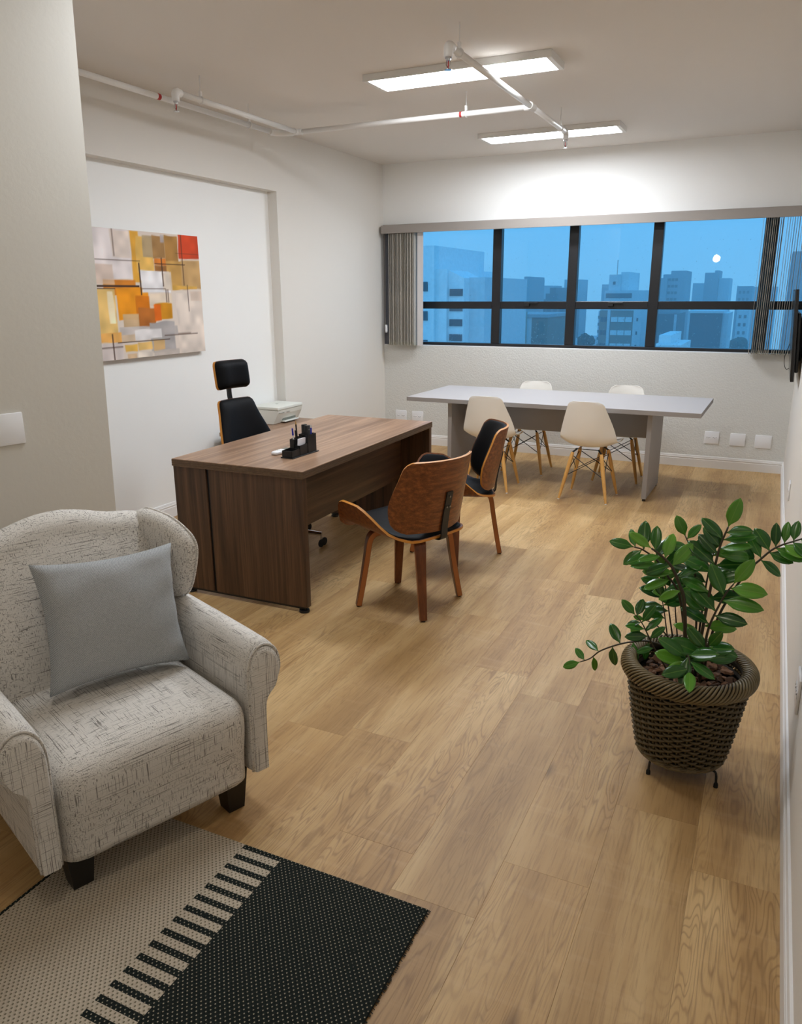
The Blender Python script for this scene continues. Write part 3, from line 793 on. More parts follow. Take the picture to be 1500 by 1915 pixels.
# ------------------------------------------------------------------ white shell chairs
def shell_chair():
    t = thing('shell_chair', '', 'chair')
    prof = [(0.225, 0.425), (0.215, 0.440), (0.17, 0.447), (0.10, 0.440), (0.02, 0.430), (-0.07, 0.428), (-0.135, 0.440), (-0.178, 0.475), (-0.203, 0.53), (-0.222, 0.60), (-0.238, 0.67), (-0.252, 0.74), (-0.262, 0.79), (-0.267, 0.812)]
    hw = [0.165, 0.195, 0.215, 0.225, 0.229, 0.230, 0.229, 0.225, 0.216, 0.200, 0.180, 0.157, 0.138, 0.100]
    lift = [0.0, 0.005, 0.022, 0.04, 0.05, 0.055, 0.058, 0.05, 0.035, 0.02, 0.01, 0.004, 0.0, 0.0]
    fwd = [0, 0, 0, 0, 0, 0.008, 0.03, 0.055, 0.07, 0.068, 0.055, 0.040, 0.028, 0.020]
    pp = smooth_path([(a, b, c) for (a, b), c in zip(prof, hw)], 3); ll = smooth_path([(a, b, 0) for a, b in zip(lift, fwd)], 3)
    n = len(pp) - 1
    def fn(u, v):
        f = v * n; i = min(int(f), n - 1); w = f - i
        p = pp[i] * (1 - w) + pp[i + 1] * w; q = ll[i] * (1 - w) + ll[i + 1] * w
        s = 2 * u - 1; e = abs(s) ** 2.4
        return (s * p[2], p[0] + q[1] * e, p[1] + q[0] * e)
    shell(fn, 19, n + 1, -0.006, 'shell', ['shell_white', 'shell_white'], t)
    top, foot = (0.115, 0.110, 0.385), (0.192, 0.180, 0.006)
    legs = {}
    for sx in (-1, 1):
        for sy in (-1, 1):
            a = np.array([sx * top[0], sy * top[1] - 0.01, top[2]]); b = np.array([sx * foot[0], sy * foot[1] - 0.01, foot[2]])
            legs[sx, sy] = (a, b)
            fs = [0, 0.06, 0.35, 0.7, 1.0]; rs = [0.012, 0.0155, 0.0165, 0.014, 0.0095]
            lg = MB().tube([a + (b - a) * f for f in fs], rs, 12).obj('leg', 'beech_z', t, 'auto')
            MB().tube([b, b + (b - a) / np.linalg.norm(b - a) * 0.006], 0.0085, 10).obj('glide', 'plate_white', lg)
            MB().tube([a + np.array([0, 0, 0.0]), (sx * 0.085, sy * 0.085 - 0.01, 0.412)], 0.007, 6).obj('bracket', 'metal_black', lg)
    def at(k, f): a, b = legs[k]; return a + (b - a) * f
    w = MB(); rw = 0.0034
    for sx in (-1, 1): # sides and ends: crossed rods
        w.tube([at((sx, -1), 0.06), at((sx, 1), 0.50)], rw, 6).tube([at((sx, 1), 0.06), at((sx, -1), 0.50)], rw, 6)
    for sy in (-1, 1):
        w.tube([at((-1, sy), 0.06), at((1, sy), 0.50)], rw, 6).tube([at((1, sy), 0.06), at((-1, sy), 0.50)], rw, 6)
    w.tube([(-0.1, -0.1, 0.412), (0.1, -0.1, 0.412)], rw, 6).tube([(-0.1, 0.08, 0.412), (0.1, 0.08, 0.412)], rw, 6)
    w.obj('wire_brace', 'metal_black', t)
    return t
sc = shell_chair()
sc.location = (-1.246, 6.207, 0); sc.rotation_euler = (0, 0, -0.055); sc['group'] = 'white shell chairs'
sc['label'] = 'white shell chair showing its whole back, right one at the near side of the table'
dup(sc, (-2.085, 6.215, 0), 0.02, 'white shell chair partly hidden by the dark padded chair, near side of the grey table', 'white shell chairs')
dup(sc, (-1.995, 6.960, 0), PI + 0.0, 'white shell chair beyond the grey table, left one, mostly its top showing', 'white shell chairs')
dup(sc, (-1.145, 6.930, 0), PI + 0.03, 'white shell chair beyond the grey table, right one, beside the panel leg', 'white shell chairs')

# ------------------------------------------------------------------ bentwood visitor chairs (front = local +y)
def smoothstep(a, b, x):
    t = max(0.0, min(1.0, (x - a) / (b - a))); return t * t * (3 - 2 * t)

def curved_back(t, z0, z1, y0, y1, halfw, R, mats, th=0.013, pad_th=0.034, nu=23, nv=17, pshr=0.008):
    """bent plywood back with a padded front; halfw(t) developed half width"""
    ts = 0.5 - 0.5 * np.cos(np.linspace(0, PI, nv))
    def fn(u, v, off=0.0, shr=0.0):
        s = 2 * u - 1; a = s * (halfw(v) - shr); v2 = v * (1 - 2 * shr / (z1 - z0)) + shr / (z1 - z0)
        yc = y0 + (y1 - y0) * v2; zz = z0 + (z1 - z0) * v2
        return ((R - off) * math.sin(a / R), yc + R - (R - off) * math.cos(a / R), zz)
    us = 0.5 - 0.5 * np.cos(np.linspace(0, PI, nu))
    b = shell(lambda u, v: fn(u, v), nu, nv, th, 'back_shell', mats, t, us, ts)
    def pt(us_, vs_):
        U, Vv = np.meshgrid(us_, vs_, indexing='ij'); e = (1 - (2 * U - 1) ** 6) * (1 - (2 * Vv - 1) ** 6)
        return -(0.004 + pad_th * np.sqrt(np.clip(e, 0, 1)))
    p = shell(lambda u, v: fn(u, v, 0.0005, pshr), nu, nv, pt, 'back_pad', ['leather_black', 'leather_black'], t, us, ts)
    return fn, b, p

def visitor_chair():
    t = thing('visitor_chair', '', 'chair')
    legs = []
    for k in range(4):
        a = 39 * PI / 180 + k * PI / 2
        prof = smooth_path([(0.015, 0.417), (0.10, 0.417), (0.170, 0.414), (0.205, 0.396), (0.222, 0.36), (0.236, 0.27), (0.262, 0.12), (0.284, 0.006)], 4)
        V, F, I = [], [], []
        n = len(prof)
        P = np.array([(p[0], p[1], 0) if len(p) < 3 else p for p in [np.append(q, 0) for q in prof]])[:, :2]
        T = np.gradient(P, axis=0); T /= np.linalg.norm(T, axis=1)[:, None]
        for i in range(n):
            f = i / (n - 1); wd = (0.062 if f < 0.45 else 0.062 - (f - 0.45) / 0.55 * 0.026) / 2; th = 0.0145
            nr = np.array([-T[i][1], T[i][0]])
            for sx_, sn in ((-1, -1), (1, -1), (1, 1), (-1, 1)):
                rr, zz = P[i] + nr * th * sn; yy = wd * sx_
                V.append((rr * math.cos(a) - yy * math.sin(a), rr * math.sin(a) + yy * math.cos(a), zz))
        for i in range(n - 1):
            for j in range(4):
                F.append((i * 4 + j, i * 4 + (j + 1) % 4, i * 4 + 4 + (j + 1) % 4, i * 4 + 4 + j)); I.append(1 if j in (1, 3) else 0)
        F += [(3, 2, 1, 0), tuple(n * 4 - 4 + j for j in range(4))]; I += [0, 0]
        lg = meshobj('leg', V, F, ['veneer_z', 'leg_side'], t, False, I); autosmooth(lg, 0.7)
        bm = bmesh.new(); bm.from_mesh(lg.data); bmesh.ops.bevel(bm, geom=[e for e in bm.edges if len(e.link_faces) == 2 and e.calc_face_angle(0) > 0.9], offset=0.002, segments=2, affect='EDGES'); bm.to_mesh(lg.data); bm.free()
        r = 0.284; MB().lathe([(0.011, 0), (0.011, 0.007)], 10, (r * math.cos(a), r * math.sin(a), 0)).obj('glide', 'rubber_black', lg)
        legs.append(lg)
    # seat: bent sheet whose sides sweep up into short arms
    def section(a, lean):
        s = 1 if a >= 0 else -1; a = abs(a); f0, rad, ang = 0.185, 0.085, 1.12
        if a <= f0: x, z = a, 0.006 * (a / f0) ** 2
        elif a <= f0 + rad * ang:
            q = (a - f0) / rad; x, z = f0 + rad * math.sin(q), 0.006 + rad * (1 - math.cos(q))
        else:
            q = a - f0 - rad * ang; x, z = f0 + rad * math.sin(ang) + q * math.cos(ang), 0.006 + rad * (1 - math.cos(ang)) + q * math.sin(ang)
        return s * x, z
    def halfl(v):
        base = 0.205 + 0.185 * smoothstep(0.06, 0.62, v)
        if v > 0.80: base = 0.39 - (0.39 - 0.225) * (1 - math.sqrt(max(0, 1 - ((v - 0.80) / 0.20) ** 2)))
        if v < 0.06: base -= 0.05 * (1 - v / 0.06) ** 2
        return base
    def seat(u, v, shr=0.0, lift=0.0):
        s = 2 * u - 1; a = s * (halfl(v) - shr); x, z = section(a, 0)
        y = -0.225 + (0.485 - 2 * shr) * v + shr
        z += 0.430 + 0.022 * smoothstep(0.2, 1, v) - 0.03 * max(0, (v - 0.9) / 0.1) ** 2
        return (x, y, z)
    us = 0.5 - 0.5 * np.cos(np.linspace(0, PI, 31)); vs = 0.5 - 0.5 * np.cos(np.linspace(0, PI, 19))
    shell(lambda u, v: seat(u, v), 31, 19, -0.013, 'seat_shell', ['veneer_x', 'ply_edge'], t, us, vs)
    def pt(us_, vs_):
        U, Vv = np.meshgrid(us_, vs_, indexing='ij'); e = (1 - (2 * U - 1) ** 8) * (1 - (2 * Vv - 1) ** 8)
        flat = np.exp(-((2 * U - 1) / 0.55) ** 4)
        return 0.004 + (0.012 + 0.030 * flat) * np.sqrt(np.clip(e, 0, 1))
    shell(lambda u, v: seat(u, v, 0.010), 31, 19, pt, 'seat_pad', ['leather_black', 'leather_black'], t, us, vs)
    def hw(v):
        e = 0.268 + 0.046 * math.sin(min(1, v / 0.45) * PI / 2) - 0.048 * smoothstep(0.35, 1.0, v)
        if v < 0.18: e -= 0.100 * (1 - math.sqrt(max(0, 1 - ((0.18 - v) / 0.18) ** 2)))
        if v > 0.87: e -= 0.058 * (1 - math.sqrt(max(0, 1 - ((v - 0.87) / 0.13) ** 2)))
        return e
    curved_back(t, 0.462, 0.842, -0.225, -0.305, hw, 0.33, ['veneer_x', 'ply_edge'])
    # steel bracket from under the seat up the back
    P = [(0, -0.10, 0.412), (0, -0.19, 0.410), (0, -0.235, 0.412), (0, -0.248, 0.432), (0, -0.251, 0.48), (0, -0.264, 0.56), (0, -0.287, 0.67)]
    P = smooth_path(P, 4); V, F = [], []
    for i, p in enumerate(P):
        q = P[min(i + 1, len(P) - 1)] - P[max(i - 1, 0)]; q /= np.linalg.norm(q); nn = np.array([0, -q[2], q[1]])
        for sx, sn in ((-1, -1), (1, -1), (1, 1), (-1, 1)): V.append(p + np.array([sx * 0.022, 0, 0]) + nn * 0.0035 * sn)
    for i in range(len(P) - 1):
        for j in range(4): F.append((i * 4 + j, i * 4 + (j + 1) % 4, i * 4 + 4 + (j + 1) % 4, i * 4 + 4 + j))
    F += [(3, 2, 1, 0), tuple(len(V) - 4 + j for j in range(4))]
    br = meshobj('back_bracket', V, F, 'metal_black', t)
    for x, y, z in ((0, -0.284, 0.645), (-0.011, -0.273, 0.59), (0.011, -0.273, 0.59)):
        MB().tube([(x, y, z), (x, y - 0.006, z - 0.001)], 0.0055, 8).obj('screw', 'steel', br)
    for x, z in ((0.195, 0.79), (-0.195, 0.79), (0.19, 0.58), (-0.19, 0.58)):
        pass
    return t
mat('leg_side', (186, 112, 56), 0.4, vary=0.25)
vc = visitor_chair()
def place_chair(o, loc, face, legrot):
    """face: heading of the front; legrot: heading of the first leg (the seat swivels on the legs)"""
    o.location = loc; rz = face - PI / 2; o.rotation_euler = (0, 0, rz)
    for ch in o.children:
        if ch.name.split('.')[0] == 'leg': ch.rotation_euler = (0, 0, legrot - 39 * PI / 180 - rz)
vc['group'] = 'walnut visitor chairs'; vc['label'] = 'walnut bentwood chair with black seat, its back turned to the camera, nearest the desk'
rad = math.radians
c2 = dup(vc, (0, 0, 0), 0, 'walnut bentwood chair with black padded back seen side-on, behind the nearer walnut chair', 'walnut visitor chairs')
place_chair(vc, (-1.645, 3.554, 0), rad(160), rad(39))
place_chair(c2, (-1.717, 4.42, 0), rad(207), rad(21))

# ------------------------------------------------------------------ executive chair (front = local +y)
def executive_chair():
    t = thing('executive_chair', 'black leather swivel chair with headrest and walnut back behind the desk', 'chair', (-2.90, 4.11, 0), rad(-8) - PI / 2 + PI / 2 - PI / 2)
    def hw(v):
        e = 0.255 - 0.095 * smoothstep(0.25, 1.0, v)
        if v < 0.14: e -= 0.10 * (1 - math.sqrt(max(0, 1 - ((0.14 - v) / 0.14) ** 2)))
        if v > 0.92: e -= 0.035 * (1 - math.sqrt(max(0, 1 - ((v - 0.92) / 0.08) ** 2)))
        return e
    curved_back(t, 0.50, 0.955, -0.215, -0.325, hw, 0.42, ['veneer_z', 'ply_edge'], 0.014, 0.045, 23, 17, 0.002)
    # headrest
    h = bpy.data.objects.new('headrest', None)
    def hh(v):
        e = 0.150
        if v < 0.2: e -= 0.035 * (1 - math.sqrt(max(0, 1 - ((0.2 - v) / 0.2) ** 2)))
        if v > 0.8: e -= 0.035 * (1 - math.sqrt(max(0, 1 - ((v - 0.8) / 0.2) ** 2)))
        return e
    _, hb, hp = curved_back(t, 1.020, 1.205, -0.330, -0.352, hh, 0.36, ['veneer_z', 'ply_edge'], 0.014, 0.060, 15, 13, 0.002)
    hb.name = 'headrest_shell'; hp.name = 'headrest_pad'
    P = smooth_path([(0, -0.318, 0.88), (0, -0.345, 0.95), (0, -0.352, 1.0), (0, -0.352, 1.10)], 5)
    V, F = [], []
    for p in P:
        for sx, sy in ((-1, -1), (1, -1), (1, 1), (-1, 1)): V.append((sx * 0.017, p[1] + sy * 0.006, p[2]))
    for i in range(len(P) - 1):
        for j in range(4): F.append((i * 4 + j, i * 4 + (j + 1) % 4, i * 4 + 4 + (j + 1) % 4, i * 4 + 4 + j))
    F += [(3, 2, 1, 0), tuple(len(V) - 4 + j for j in range(4))]
    meshobj('headrest_stem', V, F, 'metal_black', t)
    # seat
    V, F = soft_box((0.50, 0.48, 0.085), 0.04, 8, (0.01, 0.01, 0.015))
    MB().add([(v[0], v[1] + 0.02, v[2] + 0.50) for v in V], F).obj('seat_pad', 'leather_black', t, True)
    MB().box((-0.235, -0.215, 0.435), (0.235, 0.245, 0.455), bev=0.006).obj('seat_shell', 'veneer_x', t, 'auto')
    P = smooth_path([(0, -0.05, 0.425), (0, -0.20, 0.425), (0, -0.245, 0.46), (0, -0.262, 0.60), (0, -0.285, 0.70)], 5)
    V, F = [], []
    for p in P:
        for sx, sy in ((-1, -1), (1, -1), (1, 1), (-1, 1)): V.append((sx * 0.03, p[1] + sy * 0.005, p[2] + (sy * 0.004)))
    for i in range(len(P) - 1):
        for j in range(4): F.append((i * 4 + j, i * 4 + (j + 1) % 4, i * 4 + 4 + (j + 1) % 4, i * 4 + 4 + j))
    F += [(3, 2, 1, 0), tuple(len(V) - 4 + j for j in range(4))]
    meshobj('back_bracket', V, F, 'metal_black', t)
    MB().lathe([(0.06, 0.410), (0.06, 0.435)], 16).lathe([(0.022, 0.20), (0.022, 0.41)], 16).lathe([(0.032, 0.08), (0.032, 0.25)], 16).obj('gas_lift', 'plastic_black', t, 'auto')
    for k in range(5):
        a = rad(38) + k * 2 * PI / 5; ca, sa = math.cos(a), math.sin(a)
        b = MB().tube([(0.02 * ca, 0.02 * sa, 0.105), (0.33 * ca, 0.33 * sa, 0.085)], [0.022, 0.013], 10).obj('base_arm', 'chrome', t, 'auto')
        c = MB().tube([(0.325 * ca, 0.325 * sa, 0.088), (0.325 * ca, 0.325 * sa, 0.050)], 0.007, 8).obj('caster_stem', 'chrome', b)
        w = MB()
        for s in (-1, 1):
            cx, cy = 0.335 * ca - s * 0.014 * sa, 0.335 * sa + s * 0.014 * ca
            w.tube([(cx - s * 0.010 * -sa * -1, cy + s * 0.010 * ca * -1, 0.027), (cx + s * 0.010 * -sa, cy + s * 0.010 * ca, 0.027)], 0.027, 16)
        w.obj('caster', 'rubber_black', b, 'auto')
    return t
executive_chair()
# ------------------------------------------------------------------ armchair (local x across, y backwards, z up)
def armchair():
    t = thing('armchair', 'off-white slub linen wing armchair with rolled arms at lower left', 'armchair', (-1.599, 1.116, 0), math.radians(68.86))
    # seat: deep box with a rounded, slightly bulging front
    def seat_fn(q):
        x, y, z = q
        return (x, y - 0.018 * math.exp(-((z - 0.09) / 0.10) ** 2) * (1 if y < 0 else 0), max(-0.113, z + (0.012 if z > 0 else 0) * (1 - (x / 0.30) ** 2)))
    V, F = soft_box((0.592, 0.57, 0.350), 0.062, 14, (0, 0.006, 0.012), seat_fn)
    MB().add([(v[0] + 0.366, v[1] + 0.288, v[2] + 0.233) for v in V], F).obj('seat', 'slub_linen', t, True)
    # arms
    def arm_outline(g=0.0):
        P = [(0.668, 0.135), (0.668, 0.30), (0.666, 0.44), (0.669, 0.50), (0.684, 0.545), (0.712, 0.572), (0.745, 0.574), (0.777, 0.553), (0.794, 0.515), (0.795, 0.475), (0.778, 0.440), (0.752, 0.420), (0.733, 0.395), (0.727, 0.34), (0.725, 0.24), (0.724, 0.135)]
        out = smooth_path([(a, b, 0) for a, b in P], 3); return [(p[0], p[1]) for p in out]
    base = arm_outline(); cen = (0.715, 0.40)
    def shrink(P, g): return [(cen[0] + (x - cen[0]) * (1 - g), 0.135 + (z - 0.135) * (1 - g * 0.35)) for x, z in P]
    for side in (0, 1):
        mir = (lambda x: x) if side == 0 else (lambda x: 0.733 - x)
        ys = [0.014, 0.018, 0.030, 0.06, 0.15, 0.28, 0.40, 0.52, 0.60]; gs = [0.22, 0.08, 0.02, 0, 0, 0, 0, 0.0, 0.0]; dz = [0, 0, 0, 0, 0.003, 0.006, 0.008, 0.010, 0.010]
        V, F = [], []; n = len(base)
        for y, g, d in zip(ys, gs, dz):
            for x, z in shrink(base, g): V.append((mir(x), y, z + d * smoothstep(0.3, 0.5, z)))
        for i in range(len(ys) - 1):
            for j in range(n): F.append((i * n + j, i * n + (j + 1) % n, (i + 1) * n + (j + 1) % n, (i + 1) * n + j))
        F += [tuple(range(n - 1, -1, -1)), tuple((len(ys) - 1) * n + j for j in range(n))]
        arm = meshobj('arm', V, F, 'slub_linen', t, True); autosmooth(arm, 1.0)
        # facing panel and welting
        V, F = [], []
        fc = shrink(base, 0.10)
        for y, g in ((0.012, 0.10), (0.002, 0.13), (-0.004, 0.24)):
            for x, z in shrink(base, g): V.append((mir(x), y, z))
        for i in range(2):
            for j in range(n): F.append((i * n + j, i * n + (j + 1) % n, (i + 1) * n + (j + 1) % n, (i + 1) * n + j))
        F += [tuple(range(n)), tuple(2 * n + j for j in range(n))]
        f = meshobj('arm_facing', V, F, 'slub_linen', arm, True); autosmooth(f, 1.0)
        MB().tube([(mir(x), 0.010, z) for x, z in shrink(base, 0.075)], 0.0052, 6).obj('piping', 'slub_linen', arm, True)
        # outer side panel running back
        x0, x1 = sorted((mir(0.690), mir(0.722)))
        MB().box((x0, 0.10, 0.135), (x1, 0.72, 0.46), bev=0.012).obj('side_panel', 'slub_linen', t, 'auto')
    # back: reclined, humped top
    def yb(z): return 0.475 + 0.125 * (z - 0.40) / 0.52
    def top(x):
        s = (x - 0.366) / 0.31; return 0.905 - 0.024 * abs((x - 0.366) / 0.303) ** 4 + 0.034 * math.cos(max(-1, min(1, s / 0.62)) * PI / 2) ** 1.3
    nu, nz = 25, 22; V, F = [], []
    xs = [0.366 + 0.303 * math.sin(s * PI / 2) for s in np.linspace(-1, 1, nu)]
    loop = []
    for k in range(nz): loop.append(('f', k / (nz - 1)))
    for k in range(1, 9): loop.append(('t', k / 9))
    for k in range(nz): loop.append(('b', 1 - k / (nz - 1)))
    for x in xs:
        zt = top(x); s = (x - 0.366) / 0.303; edge = math.sqrt(max(0, 1 - abs(s) ** 6))
        for kind, f in loop:
            if kind == 'f':
                z = 0.36 + (zt - 0.05 - 0.36) * f; y = yb(z) - 0.030 * math.sin(PI * min(1, f * 1.05)) * edge + 0.03 * (1 - edge)
            elif kind == 't':
                a = f * PI; zc_ = zt - 0.05; y = yb(zc_) + 0.065 - (0.065) * math.cos(a) + (0.03 * (1 - edge)) * math.cos(a / 2) ** 2; z = zc_ + 0.05 * math.sin(a)
            else:
                z = 0.15 + (zt - 0.05 - 0.15) * f; y = yb(max(z, 0.36)) + 0.13
            V.append((x, y, z))
    n = len(loop)
    for i in range(nu - 1):
        for j in range(n): F.append((i * n + j, i * n + (j + 1) % n, (i + 1) * n + (j + 1) % n, (i + 1) * n + j))
    F += [tuple(range(n - 1, -1, -1)), tuple((nu - 1) * n + j for j in range(n))]
    b = meshobj('backrest', V, F, 'slub_linen', t, True); autosmooth(b, 1.0)
    # wings: flared, pointed at the front, tapering to the arm
    outline = [(0.665, 0.600), (0.560, 0.588), (0.505, 0.586), (0.472, 0.622), (0.448, 0.690), (0.434, 0.755), (0.437, 0.796), (0.462, 0.834), (0.510, 0.874), (0.570, 0.894), (0.630, 0.896), (0.680, 0.878), (0.715, 0.85), (0.70, 0.72)]
    ol = smooth_path([(a, c, 0) for a, c in outline] + [(outline[0][0], outline[0][1], 0)], 3)[:-1]
    cy, cz = 0.575, 0.755
    for side in (0, 1):
        mir = (lambda x: x) if side == 0 else (lambda x: 0.733 - x)
        V, F = [], []; rings = [(0.40, -0.016), (0.70, -0.010), (0.88, 0.002), (0.965, 0.018), (1.0, 0.036), (0.985, 0.052), (0.90, 0.060), (0.5, 0.064)]
        n = len(ol)
        for g, off in rings:
            for p in ol:
                y = cy + (p[0] - cy) * g; z = cz + (p[1] - cz) * g
                fl = 0.648 + 0.34 * max(0, 0.60 - y) - 0.02 * smoothstep(0.8, 0.92, z)
                V.append((mir(fl + off), y, z))
        for i in range(len(rings) - 1):
            for j in range(n): F.append((i * n + j, i * n + (j + 1) % n, (i + 1) * n + (j + 1) % n, (i + 1) * n + j))
        F += [tuple(range(n - 1, -1, -1)), tuple((len(rings) - 1) * n + j for j in range(n))]
        wg = meshobj('wing', V, F, 'slub_linen', t, True); autosmooth(wg, 1.0)
        pp = []
        for p in ol[6:36]:
            y, z = p[0] * 0.985 + cy * 0.015, p[1] * 0.985 + cz * 0.015
            fl = 0.648 + 0.34 * max(0, 0.60 - y) - 0.02 * smoothstep(0.8, 0.92, z); pp.append((mir(fl + 0.056), y, z))
        MB().tube(pp, 0.0045, 6).obj('piping', 'slub_linen', wg, True)
    MB().box((0.03, 0.690, 0.14), (0.70, 0.735, 0.62), bev=0.012).obj('rear_panel', 'slub_linen', t, 'auto')
    for x, y in ((0.085, 0.035), (0.585, 0.035), (0.075, 0.64), (0.600, 0.64)):
        w0, w1 = 0.040, 0.028; cx, cyy = x + 0.035, y + 0.035
        zb = 0.010 if x < 0.3 else 0.0
        V = [(cx + sx * w, cyy + sy * w, z) for z, w in ((zb, w1), (0.145, w0)) for sx, sy in ((-1, -1), (1, -1), (1, 1), (-1, 1))]
        meshobj('leg', V, [(3, 2, 1, 0), (4, 5, 6, 7)] + [(j, (j + 1) % 4, 4 + (j + 1) % 4, 4 + j) for j in range(4)], 'leg_black', t)
    # throw pillow resting on seat and back
    p = thing('throw_pillow', 'square grey woven throw pillow leaning in the armchair', 'pillow', (0, 0, 0))
    nn = 26; V, F = [], []
    half = 0.226
    for side in (-1, 1):
        for i in range(nn + 1):
            for j in range(nn + 1):
                a = 2 * i / nn - 1; c = 2 * j / nn - 1
                pinch = 1 - 0.075 * ((1 - a * a) * abs(c) ** 3 if abs(c) >= abs(a) else (1 - c * c) * abs(a) ** 3)
                e = (1 - a * a) * (1 - c * c); th = 0.075 * e ** 0.42 + 0.004
                wr = (0.005 * math.sin(7 * a + 3 * c) + 0.004 * math.sin(11 * c - 4 * a)) * (1 - e) * min(1, 6 * e)
                V.append((a * half * (1 - 0.10 * (1 - c * c) * abs(a) ** 2), side * (th + wr), c * 0.200 * (1 - 0.10 * (1 - a * a) * abs(c) ** 2)))
    N1 = (nn + 1) ** 2
    for s in (0, 1):
        for i in range(nn):
            for j in range(nn):
                q = (i * (nn + 1) + j, (i + 1) * (nn + 1) + j, (i + 1) * (nn + 1) + j + 1, i * (nn + 1) + j + 1)
                F.append(tuple(s * N1 + k for k in (q if s == 0 else q[::-1])))
    bd = [(i, 0) for i in range(nn)] + [(nn, j) for j in range(nn)] + [(i, nn) for i in range(nn, 0, -1)] + [(0, j) for j in range(nn, 0, -1)]
    for a, c in zip(bd, bd[1:] + bd[:1]):
        i, j = a[0] * (nn + 1) + a[1], c[0] * (nn + 1) + c[1]; F.append((i, j, N1 + j, N1 + i))
    cov = meshobj('cover', V, F, 'pillow_weave', p, True)
    m = t.matrix_basis.copy() if False else Matrix.Translation((-1.599, 1.116, 0)) @ Matrix.Rotation(math.radians(68.86), 4, 'Z')
    loc = m @ Vector((0.425, 0.380, 0.640))
    R = Matrix.Rotation(math.radians(68.86), 4, 'Z') @ Matrix.Rotation(-0.30, 4, 'X') @ Matrix.Rotation(0.07, 4, 'Y')
    p.matrix_world = Matrix.Translation(loc) @ R
armchair()

# ------------------------------------------------------------------ rug (local x: 0 at the dark outer edge, y: 0 at the far edge)
def rug():
    r = MB(); nx, ny = 10, 14
    m = MB().box((-1.05, -1.9, 0.0), (0, 0, 0.009), bev=0.003)
    o = m.obj('area_rug', 'rug_weave', None, False, (-0.677, 1.578, 0))
    tag(o, 'flat-woven rug, cream with a dark green-black end and a row of dark bars', 'rug')
    rnd = random.Random(2); f = MB()
    for i in range(420):
        y = -rnd.random() * 1.9; f.tube([(-0.002, y, 0.006), (0.004 + rnd.random() * 0.004, y + rnd.uniform(-0.004, 0.004), 0.003)], 0.0012, 3, cap=False)
    e = f.obj('fringe', 'rug_dark', o); e['kind'] = 'stuff'
mat('rug_dark', (30, 34, 32), 0.95)
rug()

